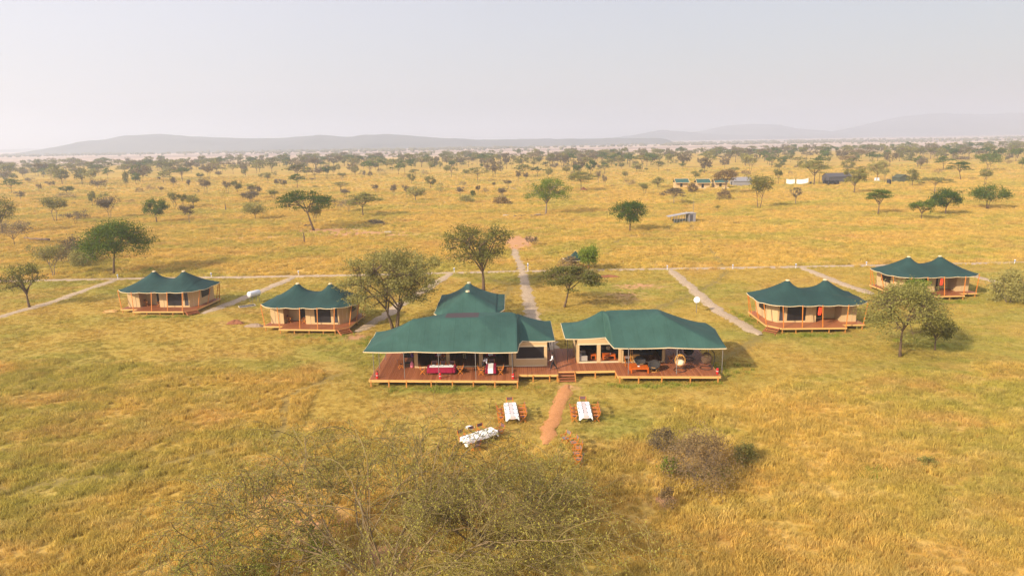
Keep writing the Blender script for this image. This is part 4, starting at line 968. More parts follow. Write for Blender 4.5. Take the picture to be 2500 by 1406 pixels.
sofa('dark grey sofa behind the orange table in the right lounge window', (9.9, 69.0, DZ), radians(0), 1.9, 'greytent')
sofa('dark grey sofa inside the wide lounge opening', (13.4, 68.6, DZ), radians(0), 2.2, 'greytent')
slat_table('low_table', 'orange wood low table in the left lounge window', (8.3, 67.7, DZ), 0, .6, .6, .5)
slat_table('low_table', 'orange wood low table in the right lounge window', (9.9, 67.6, DZ), 0, 1.3, .8, .5)
mb = MB(); mb.lathe([(.04, 0), (.07, .05), (.03, .12)], (0, 0, 0), 10); q = mb.build('cup', M['china'], None, True); q.location = (10.05, 67.5, DZ + .52); tag(q, 'white cup on the low table in the right lounge window', 'cup')
t = thing('standing_mirror', 'round brown wicker lamp shade on a stand in the left lounge window', 'lamp', (7.45, 69.2, DZ))
mb = MB(); mb.lathe([(.2, 0), (.2, .03), (.02, .05), (.02, 1.4)], (0, 0, 0), 10); mb.build('stand', M['black'], t)
mb = MB(); mb.ball((0, 0, 1.6), (.36, .36, .36), 12, 8); mb.build('lamp_shade', M['wicker'], t, True)

# fire extinguishers
_fe = None
for (x, y, lab) in [(-13.2, 62.85, 'red fire extinguisher at the left front corner of the dining deck'), (-7.05, 62.35, 'red fire extinguisher at the foot of the pole before the long maroon table'), (-0.05, 61.95, 'red fire extinguisher at the right front corner of the dining deck'), (20.0 - .4, 62.35, 'red fire extinguisher at the corner of the lounge deck')]:
    if _fe is None:
        t = thing('fire_extinguisher', lab, 'fire extinguisher', (x, y, DZ), 0, 'red fire extinguishers on the lodge decks'); _fe = t
        mb = MB(); mb.lathe([(.10, 0), (.115, .03), (.115, .48), (.09, .56), (.04, .60)], (0, 0, 0), 12); mb.build('cylinder', M['red'], t, True)
        mb = MB(); mb.lathe([(.117, .26), (.117, .33)], (0, 0, 0), 12); mb.build('paper_band', M['runner'], t)
        mb = MB(); mb.lathe([(.035, .59), (.03, .66)], (0, 0, 0), 8); mb.bar((-.02, 0, .68), (.12, 0, .72), .03); mb.build('valve', M['black'], t)
        mb = MB(); mb.tube([(.04, 0, .65), (.16, 0, .6), (.15, 0, .3), (.13, 0, .15)], .015, 5); mb.build('hose', M['black'], t)
    else: dup(_fe, (x, y, DZ), 0.6 * x, lab)
# things at the guest tents
for tn, (x, y, s) in ((t1, (-2.9, -1.1, 1)), (t2, (-2.9, -1.1, 1))):
    nm = 'leftmost guest tent' if tn is t1 else 'guest tent behind the double acacia'; a = tn.rotation_euler.z; z = 0.5 if tn is t1 else 0.6
    l0 = (tn.location.x, tn.location.y, 0)
    chair(*local(l0, a, -2.9, -1.25, z), a - pi / 2, f'orange chair in porch of the {nm}, left of the door', 'folding chairs in the tent porches')
    chair(*local(l0, a, -0.85, -1.45, z), a + pi / 2, f'orange chair in porch of the {nm}, right of the door', 'folding chairs in the tent porches')
for tn, nm in ((t3, 'guest tent beside the round thorn tree'), (t4, 'farthest guest tent')):
    a = tn.rotation_euler.z; l0 = (tn.location.x, tn.location.y, 0); z = .65 if tn is t3 else .6
    mb = MB(); V = [(sin(k * 1.3) * .05 + (k % 4) * .11 - .16, .03 * cos(k), 0) for k in range(4)]
    n = 6; P_ = []; F_ = []
    for i in range(7):
        for k in range(n): P_.append((-.17 + .34 * k / (n - 1) + .02 * sin(i + k), .05 * sin(k * 2.0 + i * .4), -.16 * i))
    for i in range(6):
        for k in range(n - 1): F_.append((i * n + k, i * n + k + 1, (i + 1) * n + k + 1, (i + 1) * n + k))
    mb.add(P_, F_); q = mb.build('red_cloth', M['redcloth'], None, True); q.location = local(l0, a, 0.12, -3.95, z + 2.3); q.rotation_euler = (0, 0, a); tag(q, f'red cloth hanging beside the porch pole of the {nm}', 'cloth')

# ================================================================ people
def skin_mesh(name, verts, edges, rad, mat, parent, root=0, sub=2):
    me = bpy.data.meshes.new(name); me.from_pydata([tuple(v) for v in verts], edges, []); me.materials.append(mat)
    o = obj(name, me, parent); md = o.modifiers.new('skin', 'SKIN'); md.use_smooth_shade = True
    if not me.skin_vertices: return o
    sv = me.skin_vertices[0].data
    for i, r in enumerate(rad):
        sv[i].radius = r if isinstance(r, tuple) else (r, r); sv[i].use_root = (i == root)
    s = o.modifiers.new('smooth', 'SUBSURF'); s.levels = sub; s.render_levels = sub
    return o
def person(label, loc, rz, lean=0.05, legs=((.35, .15), (-.35, .35)), arms=((-.4, .3), (.4, .5)), trousers='trousers', shirt='shirt', hp=.93, look=0.1):
    """faces +x; angles: thigh swing and knee bend, shoulder swing and elbow bend (forward positive)"""
    t = thing('person', label, 'person', loc, rz)
    Vc = Vector; pel = Vc((0, 0, hp)); up = Vc((sin(lean), 0, cos(lean))); fw = Vc((cos(lean), 0, -sin(lean)))
    waist = pel + up * .18; chest = pel + up * .40; neck = pel + up * .55
    hd = Vc((sin(lean * .6 + look), 0, cos(lean * .6 + look))); h0 = neck + hd * .07; h1 = neck + hd * .18; h2 = neck + hd * .27
    V = [pel, waist, chest, neck, h0, h1, h2]; E = [(0, 1), (1, 2), (2, 3), (3, 4), (4, 5), (5, 6)]; R = [(.13, .11), (.12, .10), (.155, .11), .058, .06, (.082, .095), (.065, .078)]
    hf = Vc((cos(lean * .6 + look), 0, -sin(lean * .6 + look)))
    V.append(h1 + hf * .105 - hd * .015); E.append((5, 7)); R.append(.017)        # nose
    for s in (-1, 1): V.append(h1 + Vc((0, s * .095, 0)) - hd * .01); E.append((5, len(V) - 1)); R.append(.018)   # ears
    sh = {}; lg = {}
    for s, (a, k), (b, e) in ((1, legs[0], arms[0]), (-1, legs[1], arms[1])):
        hip = pel + Vc((0, s * .10, -.06)); kn = hip + Vc((sin(a), 0, -cos(a))) * .43; an = kn + Vc((sin(a - k), 0, -cos(a - k))) * .42; toe = an + Vc((.20, s * .02, -.05))
        i = len(V); V += [hip, kn, an, toe]; E += [(0, i), (i, i + 1), (i + 1, i + 2), (i + 2, i + 3)]; R += [.088, .058, .042, .036]; lg[s] = (hip, kn, an, toe)
        so_ = chest + up * .09 + Vc((0, s * .19, 0)); el = so_ + (up * -cos(b) + fw * sin(b)) * .29 + Vc((0, s * .03, 0)); wr = el + (up * -cos(b + e) + fw * sin(b + e)) * .25; dr = (wr - el).normalized(); pm = wr + dr * .08
        i = len(V); V += [so_, el, wr, pm]; E += [(2, i), (i, i + 1), (i + 1, i + 2), (i + 2, i + 3)]; R += [.058, .042, .028, (.035, .02)]; sh[s] = (so_, el, wr)
        sd_ = dr.cross(Vc((0, 1, 0))).normalized()
        for f, (off, ln) in enumerate(((-.03, .07), (-.01, .085), (.01, .08), (.03, .06))):
            j = len(V); V += [pm + sd_ * off + dr * ln * .55, pm + sd_ * off + dr * ln - Vc((0, s * .02, 0))]; E += [(i + 3, j), (j, j + 1)]; R += [.009, .008]
        j = len(V); V += [wr + dr * .03 + sd_ * .04, wr + dr * .07 + sd_ * .06]; E += [(i + 2, j), (j, j + 1)]; R += [.011, .009]
    skin_mesh('body', V, E, R, M['skin'], t)
    mb = MB()
    for s in (-1, 1): mb.ball(tuple(h1 + hf * .086 + Vc((0, s * .032, 0)) + hd * .015), (.012, .014, .01), 6, 4)
    mb.build('eyes', M['china'], t)
    mb = MB(); c = h1 + hd * .045 - hf * .018; mb.ball(tuple(c), (.103, .096, .098), 12, 8); mb.build('hair', M['hair'], t, True)
    V2 = [pel + up * .02, waist, chest, neck - up * .03]; E2 = [(0, 1), (1, 2), (2, 3)]; R2 = [(.148, .128), (.142, .12), (.172, .128), .075]
    for s in (1, -1):
        so_, el, wr = sh[s]; i = len(V2); V2 += [so_, el, el + (wr - el) * .85]; E2 += [(2, i), (i, i + 1), (i + 1, i + 2)]; R2 += [.074, .058, .044]
    skin_mesh('shirt', V2, E2, R2, M[shirt], t)
    V3 = [pel + up * .06, pel]; E3 = [(0, 1)]; R3 = [(.135, .118), (.15, .13)]
    for s in (1, -1):
        hip, kn, an, toe = lg[s]; i = len(V3); V3 += [hip, kn, kn + (an - kn) * .92]; E3 += [(1, i), (i, i + 1), (i + 1, i + 2)]; R3 += [.106, .078, .064]
    skin_mesh('trousers', V3, E3, R3, M[trousers], t, 1)
    for s in (1, -1):
        hip, kn, an, toe = lg[s]; mb = MB(); mb.tube([an + Vc((-.05, 0, -.03)), an + Vc((.05, 0, -.03)), toe, toe + Vc((.05, 0, -.005))], [.045, .052, .042, .02], 8); mb.build('shoe', M['black'], t, True)
    return t
person('man in white shirt and black trousers striding left across the walkway', (3.9, 64.5, DZ - .02), radians(182), .06, ((.30, .10), (-.42, .25)), ((.35, .75), (-.15, .25)), hp=.915)
person('waiter in white shirt bending over the short maroon table', (-3.0, 64.35, DZ), radians(20), .85, ((.05, .05), (-.12, .05)), ((.75, .5), (.6, .5)), hp=.93, look=.4)
person('person in black standing at the back corner of the dining tent', (3.75, 70.6, DZ), radians(150), .05, ((.1, .1), (-.12, .1)), ((.1, .2), (-.1, .2)), 'trousers', 'hair')
person('person in khaki trousers standing in the dark of the dining tent', (-5.1, 68.3, DZ), radians(-90), .02, ((.06, .05), (-.08, .05)), ((.15, .4), (.1, .3)), 'khaki', 'maroon')

# ================================================================ odds and ends of the camp
# white water tank on a stand, with its trough
p = G(622, 738); t = thing('water_tank', 'white horizontal cylinder tank on a metal stand between two guest tents', 'tank', (p[0], p[1], 0), radians(25))
mb = MB(); mb.lathe([(.02, -.98), (.40, -.95), (.44, -.85), (.44, .85), (.40, .95), (.02, .98)], (0, 0, 0), 18); o = mb.build('drum', M['tank'], t, True); o.rotation_euler = (0, pi / 2, radians(35)); o.location = (0, 0, 1.35)
for sx in (-.6, .6):
    for sy in (-.3, .3):
        mb = MB(); a = local((0, 0, 0), radians(35), sx, sy); mb.bar((*a[:2], 0), (*a[:2], 1.0), .06); mb.build('stand_leg', M['steel'], t)
for sy in (-.3, .3): mb = MB(); mb.bar(local((0, 0, 0), radians(35), -.8, sy, .98), local((0, 0, 0), radians(35), .8, sy, .98), .06); mb.build('stand_rail', M['steel'], t)
p = G(603, 748); t = thing('water_trough', 'low grey rimmed trough on the ground beside the white tank', 'trough', (p[0], p[1], 0), radians(30))
for a, b in (((-1.1, -.5), (1.1, -.5)), ((1.1, -.5), (1.1, .5)), ((1.1, .5), (-1.1, .5)), ((-1.1, .5), (-1.1, -.5))): mb = MB(); mb.bar((*a, .06), (*b, .06), .07, .14); mb.build('rim', M['slab'], t)
mb = MB(); mb.box((0, 0, .06), (2.1, .95, .05)); mb.build('basin', M['black'], t)
# satellite dish
p = G(1700, 764); t = thing('satellite_dish', 'pale satellite dish on a thin pole beside the side path', 'satellite dish', (p[0], p[1], 0), 0)
mb = MB(); mb.tube([(0, 0, 0), (0, 0, 1.75)], .04, 6); mb.build('mast', M['steel'], t)
mb = MB(); mb.lathe([(.02, .12), (.22, .09), (.36, .04), (.43, 0), (.43, -.015), (.36, .02), (.02, .09)], (0, 0, 0), 20); o = mb.build('dish', M['tank'], t, True); o.rotation_euler = (radians(70), 0, radians(-25)); o.location = (0, -.05, 1.8)
mb = MB(); mb.bar((0, -.1, 1.5), (-.15, -.65, 1.7), .025); mb.build('arm', M['steel'], t)
# path lights
for i, (px, py, lab) in enumerate([(288, 681, 'first from the left'), (516, 677, 'behind the leftmost tent'), (729, 672, 'by the junction left of the double acacia'), (1109, 665, 'right of the double acacia'), (1289, 662, 'tallest one, at the central crossing'), (1629, 659, 'at the junction of the dish path'), (1789, 657, 'by the heap of pale stones'), (1943, 655, 'at the junction before the farthest tent'), (2115, 650, 'left of the farthest tent'), (2477, 645, 'last at the right end of the path')]):
    p = G(px, py); h = 1.5 if i == 4 else 0.85
    if i in (0, 4):
        t = thing('path_light', '', 'path light', (p[0], p[1], 0), 0, 'small white and blue lights along the gravel path')
        mb = MB(); mb.tube([(0, 0, 0), (0, 0, h * .62)], .06, 8); mb.build('stake', M['tank'], t)
        mb = MB(); mb.tube([(0, 0, h * .62), (0, 0, h * .85)], .085, 8); mb.build('lens', M['blue'], t)
        mb = MB(); mb.lathe([(.15, h * .85), (.15, h * .9), (.03, h)], (0, 0, 0), 10); mb.build('cap', M['tank'], t)
        if i == 0: _pl = t
    else: t = dup(_pl, (p[0], p[1], 0))
    t['label'] = 'small white and blue path light, ' + lab
# mounds and rubble
def mound(name, label, px, py, wpx, h, mat, seed, cat='mound', sq=.55):
    p = G(px, py); W = wpx * scale_at(p) / 2; r = np.random.default_rng(seed); mb = MB(); n = 22; V = []; F = []
    for i in range(7):
        f = i / 6
        for k in range(n):
            a = 2 * pi * k / n; q = (1 - f) * (1 + .18 * sin(3 * a + seed) + r.normal(0, .05)); V.append((W * q * cos(a), W * sq * q * sin(a), -.1 + (h + .1) * (1 - (1 - f) ** 2) * (1 + r.normal(0, .08))))
    for i in range(6):
        for k in range(n): F.append((i * n + k, i * n + (k + 1) % n, (i + 1) * n + (k + 1) % n, (i + 1) * n + k))
    F.append(tuple(6 * n + k for k in range(n))); mb.add(V, F); o = mb.build(name, M[mat]); o.location = (p[0], p[1], 0); return tag(o, label, cat)
mound('earth_mound', 'heap of dug red earth between the white tank and the tent', 575, 789, 46, .45, 'dirt', 3)
mound('rubble_mound', 'long low heap of grey brown rubble beside the tent deck', 622, 796, 52, .35, 'rubble', 5, 'mound', .3)
mound('termite_mound', 'small brown termite mound beside the dark umbrella tree', 1424, 466, 17, 1.6, 'dirt', 8)
mound('earth_mound', 'low red earth bank behind the round acacia by the central path', 1485, 676, 60, .35, 'dirt', 9, 'mound', .25)
for i, (px, py, L, a, lab) in enumerate([(947, 568, 1.9, 10, 'pale flat stone slab near the leaning umbrella tree'), (1236, 527, 2.2, 5, 'pale stone slab left of the dark log'), (1312, 525, 2.4, 12, 'pale stone slab at the foot of the bright green acacia')]):
    p = G(px, py); mb = MB(); mb.prism([(-L / 2, -.4), (L * .35, -.5), (L / 2, .2), (0, .55), (-L * .4, .4)], -.05, .32); o = mb.build('stone_slab', M['slab']); o.location = (p[0], p[1], 0); o.rotation_euler = (0, 0, radians(a)); tag(o, lab, 'stone')
def log(label, a, b, r0, twigs=0, seed=1, z=.25):
    pa, pb = G(*a), G(*b); mb = MB(); rr = random.Random(seed); k = 7; pts = []
    for i in range(k): f = i / (k - 1); q = pa + (pb - pa) * f; pts.append((q[0] - pa[0], q[1] - pa[1] + rr.uniform(-.3, .3), z + rr.uniform(-.1, .2)))
    mb.tube(pts, [r0 * (1 - .6 * i / (k - 1)) for i in range(k)], 6)
    for j in range(twigs):
        q = Vector(pts[rr.randrange(1, k)]); mb.tube([q, q + Vector((rr.uniform(-1, 1), rr.uniform(-.6, .6), rr.uniform(.3, 1.3)))], [r0 * .35, .02], 4)
    o = mb.build('fallen_log', M['log']); o.location = (pa[0], pa[1], 0); return tag(o, label, 'log')
log('dark fallen log between two pale slabs in the grass', (1255, 530), (1284, 527), .22)
log('dark fallen log left of the bright green acacia', (1296, 529), (1330, 526), .2, 2, 2)
log('long bent fallen trunk of the broken tree at the left edge', (122, 592), (58, 588), .3, 3, 3, 0.7)
log('fallen dead log beside the leaning grey tree', (1262, 464), (1240, 460), .35, 4, 4)
log('dead log in front of the red soil under the leaning umbrella tree', (742, 554), (764, 552), .2, 0, 5)
p = G(743, 593); mb = MB(); mb.tube([(0, 0, -.1), (.03, 0, 1.2), (0, 0, 2.4)], [.17, .15, .13], 7); o = mb.build('tree_stump', M['bark']); o.location = p; tag(o, 'lone dark stump post standing in the golden grass', 'stump')
p = G(551, 515); mb = MB(); mb.tube([(0, 0, -.1), (.05, 0, 1.3), (0, 0, 2.6)], [.2, .17, .1], 7); o = mb.build('tree_stump', M['bark']); o.location = p; tag(o, 'thin dead stump beside the layered green tree', 'stump')
t = thing('log_pile', 'small pile of pale poles beside the leftmost guest tent', 'log pile', (-57.3, 94.8, 0), radians(10))
for i in range(7): mb = MB(); mb.tube([(-.9 + .3 * sin(i * 2.1), -.5 + .2 * i, .05 + .06 * (i % 2)), (.7 + .3 * sin(i), -.6 + .22 * i + .3 * sin(i * 3.7), .06 + .07 * (i % 3))], .045, 6); mb.build('log', M['fascia'], t)
# canopy by the crossing
p = G(1407, 660); t = thing('canopy_tent', 'small pointed green canopy beside a green bush by the gravel path', 'canopy', (p[0], p[1] + 1.6, 0), radians(8))
mb = MB(); V = [(-2.0, -1.7, 1.75), (2.0, -1.7, 1.75), (2.0, 1.7, 1.75), (-2.0, 1.7, 1.75), (0, 0, 3.3)]
R_ = []; 
for (a, b) in ((0, 1), (1, 2), (2, 3), (3, 0)):
    for j in range(6):
        for k2 in range(6):
            def q(u, v): 
                e = np.array(V[a]) * (1 - v) + np.array(V[b]) * v; return tuple(e * (1 - u) + np.array(V[4]) * u - np.array([0, 0, .35 * sin(pi * u) + .1 * sin(pi * v) * (1 - u)]))
            mb.add([q(j / 6, k2 / 6), q(j / 6, (k2 + 1) / 6), q((j + 1) / 6, (k2 + 1) / 6), q((j + 1) / 6, k2 / 6)], [(0, 1, 2, 3)])
mb.build('roof', M['canvas'], t)
for (a, b) in ((0, 1), (1, 2), (2, 3), (3, 0)): mb = MB(); mb.bar(V[a], V[b], .1); mb.build('eave_trim', M['trim'], t)
for a in range(4): mb = MB(); mb.bar((V[a][0] * .95, V[a][1] * .95, 0), V[a], .08); mb.build('pole', M['post'], t)
# solar shed
p = G(1664, 543); t = thing('solar_shed', 'grey metal shed with a sloping silver roof on posts in the grass', 'shed', (p[0], p[1], 0), radians(8))
mb = MB(); mb.add([(-4.3, -1.2, 1.75), (1.6, -1.5, 2.65), (2.2, 1.8, 2.65), (-3.7, 2.1, 1.75), (-4.3, -1.2, 1.69), (1.6, -1.5, 2.59), (2.2, 1.8, 2.59), (-3.7, 2.1, 1.69)], [(0, 1, 2, 3), (7, 6, 5, 4), (0, 4, 5, 1), (1, 5, 6, 2), (2, 6, 7, 3), (3, 7, 4, 0)]); mb.build('roof', M['pv'], t)
mb = MB(); mb.box((2.6, .1, 1.25), (1.9, 2.6, 2.5)); mb.build('cabinet', M['zinc'], t); mb = MB(); mb.box((2.3, -1.215, 1.2), (.85, .04, 2.0)); mb.build('door', M['greytent'], t)
mb = MB(); mb.box((2.6, .1, 2.55), (2.2, 2.9, .08)); mb.build('cabinet_roof', M['pv'], t)
for x in np.linspace(-2.6, 1.4, 6):
    for y in (-1.1, 1.6): mb = MB(); mb.bar((x, y, 0), (x + .1, y, 1.95 + .15 * (x + 2.6)), .1); mb.build('post', M['zinc'], t)
mb = MB(); mb.box((-.4, .3, .45), (3.8, 1.3, .8)); mb.build('battery_box', M['olive_tent'], t)
p = G(1692, 542); mb = MB(); mb.tube([(0, 0, 0), (0, 0, 3.5), (0.05, 0, 7.0)], [.06, .05, .03], 6); o = mb.build('antenna_mast', M['steel']); o.location = p; tag(o, 'thin tall antenna mast beside the grey solar shed', 'mast')
# the far staff camp
for i, (px, py, s) in enumerate([(1663, 459, 'leftmost of the three'), (1715, 460, 'middle of the three'), (1758, 459, 'nearest the brown umbrella tree')]):
    if i == 0:
        p = G(px, py); t = thing('staff_tent', '', 'tent', (p[0], p[1], 0), 0, 'three far tents with green fly roofs'); _st = t
        mb = MB(); mb.add([(-3.3, -2.4, 2.5), (3.3, -2.4, 2.5), (3.2, 0.6, 4.2), (-3.2, .6, 4.2), (-3.2, 3.4, 2.5), (3.2, 3.4, 2.5)], [(0, 1, 2, 3), (3, 2, 5, 4)]); mb.build('roof', M['fargreen'], t)
        for a, b in (((-3.35, -2.42, 2.45), (3.35, -2.42, 2.45)), ((-3.3, -2.4, 2.5), (-3.2, .6, 4.25)), ((3.3, -2.4, 2.5), (3.2, .6, 4.25)), ((-3.2, .6, 4.25), (3.2, .6, 4.25))): mb = MB(); mb.bar(a, b, .2, .24); mb.build('roof_trim', M['beige'], t)
        mb = MB(); mb.box((-1.9, -1.2, 1.2), (2.2, .12, 2.4)); mb.build('canvas_panel', M['beige'], t); mb = MB(); mb.box((1.6, -1.2, 1.2), (2.6, .12, 2.4)); mb.build('canvas_panel', M['beige'], t)
        mb = MB(); mb.box((-.25, -1.15, 1.15), (1.1, .1, 2.3)); mb.build('door', M['screen'], t)
        mb = MB(); mb.box((0, 1.2, 1.2), (6, 4.0, 2.35)); mb.build('back_wall', M['beige'], t); mb = MB(); mb.box((0, -1.6, .15), (6.6, 2.2, .3)); mb.build('floor_platform', M['trim'], t)
    else:
        p = G(px, py); t = dup(_st, (p[0], p[1], 0))
    t['label'] = 'far beige tent with green fly roof, ' + s
def ridge_tent(name, label, px, py, W, D_, h, he, rz, mat):
    p = G(px, py); t = thing(name, label, 'tent', (p[0], p[1], 0), rz)
    mb = MB(); mb.add([(-W / 2 - .3, -D_ / 2 - .4, he), (W / 2 + .3, -D_ / 2 - .4, he), (W / 2 + .3, 0, h), (-W / 2 - .3, 0, h), (W / 2 + .3, D_ / 2 + .4, he), (-W / 2 - .3, D_ / 2 + .4, he)], [(0, 1, 2, 3), (3, 2, 4, 5)]); mb.build('roof', M[mat], t)
    mb = MB(); mb.prism([(-W / 2, -D_ / 2), (W / 2, -D_ / 2), (W / 2, D_ / 2), (-W / 2, D_ / 2)], 0, he + .05); mb.build('wall', M[mat], t)
    mb = MB(); mb.add([(-W / 2, -D_ / 2, he), (-W / 2, D_ / 2, he), (-W / 2, 0, h - .05), (W / 2, -D_ / 2, he), (W / 2, D_ / 2, he), (W / 2, 0, h - .05)], [(0, 2, 1), (3, 4, 5)]); mb.build('gable', M[mat], t)
    mb = MB(); mb.box((-W / 2 - .03, 0, he * .45), (.06, 1.2, he * .9)); mb.build('door', M['screen'], t); return t
ridge_tent('mess_tent', 'dark grey ridge tent behind the group of black water tanks', 2042, 444, 11.5, 6.5, 4.4, 2.6, radians(4), 'greytent')
ridge_tent('store_tent', 'grey ridge tent half hidden behind the brown umbrella tree', 1808, 453, 8.5, 6, 4.0, 2.2, 0, 'zinc')
ridge_tent('small_tent', 'small olive ridge tent with its gable facing, beside a single black tank', 2199, 444, 5, 5.5, 3.6, 2.0, radians(-78), 'olive_tent')
_bt = None
for i, (px, py, lab) in enumerate([(2014, 451, 'first from the left in the group before the grey tent'), (2023, 452, 'second from the left in the group before the grey tent'), (2033, 452, 'third from the left in the group before the grey tent'), (2043, 451, 'last on the right in the group before the grey tent'), (2170, 450, 'standing alone beside the small olive tent'), (1979, 450, 'small one left of the big umbrella tree')]):
    p = G(px, py)
    if _bt is None:
        t = thing('water_tank', '', 'tank', (p[0], p[1], 0), 0, 'black plastic water tanks in the far camp'); _bt = t
        mb = MB(); mb.lathe([(.95, 0), (.95, .5), (.91, .55), (.95, .6), (.95, 1.1), (.91, 1.15), (.95, 1.2), (.95, 1.75), (.7, 2.05), (.25, 2.15)], (0, 0, 0), 16); mb.build('drum', M['blacktank'], t, True)
        mb = MB(); mb.lathe([(.24, 2.12), (.26, 2.26), (.02, 2.3)], (0, 0, 0), 10); mb.build('lid', M['black'], t)
    else: t = dup(_bt, (p[0], p[1], 0), i)
    if i == 5: t.scale = (.5, .5, .55)
    t['label'] = 'black plastic water tank, ' + lab
for (xa, xb, yt, yb, lab) in [(1919, 1940, 438, 450, 'white sheet hung out to dry, smaller one at the left'), (1944, 1973, 434, 449, 'white sheet hung out to dry, wider one at the right')]:
    p = G((xa + xb) / 2, 452); k = scale_at(p); W = (xb - xa) * k; Hh = 2.1; mb = MB(); nn = 14; V = []; F = []
    for j in range(6):
        for i in range(nn): u = i / (nn - 1); V.append((-W / 2 + W * u, .12 * sin(u * 22) * (j / 5 + .2), .55 + (Hh * (1 - j / 5)) + .35 * (2 * u - 1) ** 2 + (.45 * (u - .5) if xa > 1940 else -.2 * u)))
    for j in range(5):
        for i in range(nn - 1): F.append((j * nn + i, (j + 1) * nn + i, (j + 1) * nn + i + 1, j * nn + i + 1))
    mb.add(V, F); o = mb.build('drying_sheet', M['white'], None, True); o.location = (p[0], p[1], 0); tag(o, lab, 'sheet', 'white sheets drying in the far camp')
t = thing('clothes_line', 'clothes line with posts holding the white sheets', 'clothes line', G(1945, 452), 0); k = scale_at(G(1945, 452))
for x in (-29, -3, 30): mb = MB(); mb.tube([(x * k, .1, 0), (x * k, .1, 3.0)], .07, 5); mb.build('post', M['black'], t)
mb = MB(); mb.tube([(-29 * k, .1, 2.95), (-16 * k, .1, 2.7), (-3 * k, .1, 2.95), (14 * k, .1, 2.75), (30 * k, .1, 2.95)], .03, 4); mb.build('line', M['black'], t)
p = G(1999, 451); mb = MB(); mb.tube([(0, 0, 0), (.1, 0, 4), (.05, 0, 7.5)], [.12, .1, .07], 6); o = mb.build('telegraph_pole', M['bark']); o.location = p; tag(o, 'thin dark pole standing beside the far black tanks', 'pole')
for i, px in enumerate((2138, 2145)):
    p = G(px, 444); mb = MB(); mb.box((0, 0, .45), (.7, .65, .08)); mb.box((0, .32, .95), (.7, .08, .9))
    for sx in (-.3, .3):
        for sy in (-.28, .28): mb.box((sx, sy, .2), (.08, .08, .42))
    o = mb.build('plastic_chair', M['tank']); o.location = p; o.scale = (1.4,) * 3; tag(o, 'white plastic chair in the far camp, ' + ('left' if i == 0 else 'right') + ' one of the two', 'chair', 'white plastic chairs in the far camp')

# ================================================================ trees
def bez(a, b, c, k): return [a * (1 - t) ** 2 + b * 2 * t * (1 - t) + c * t * t for t in [i / k for i in range(k + 1)]]
def leaf_quads(r, cen, s, flat):
    """small leaf sprays: quads of size S round the given points"""
    n = len(cen); yaw = r.uniform(0, 2 * pi, n); tilt = r.normal(0, flat, n); t2 = r.normal(0, flat, n)
    s = s * r.uniform(0.6, 1.35, n)
    ax = np.stack([np.cos(yaw) * np.cos(tilt), np.sin(yaw) * np.cos(tilt), np.sin(tilt)], 1)
    ay = np.stack([-np.sin(yaw) * np.cos(t2), np.cos(yaw) * np.cos(t2), np.sin(t2)], 1)
    ax *= s[:, None]; ay *= (s * 0.5)[:, None]
    V = np.stack([cen - ax - ay * .4, cen - ay, cen + ax + ay * .2, cen + ay], 1).reshape(-1, 3)
    return V, np.arange(4 * n).reshape(n, 4)
STY = {'dome': (0.46, 40, 0.6),   # fork height, clumps, flatness
    'umbrella': (0.50, 26, 0.5), 'round': (0.38, 26, 0.8), 'vase': (0.40, 22, 0.8), 'open': (0.36, 22, 0.8), 'dry': (0.34, 20, 0.9), 'bush': (0.06, 22, 0.9), 'tall': (0.30, 20, 0.9), 'double': (0.30, 60, 0.7)}
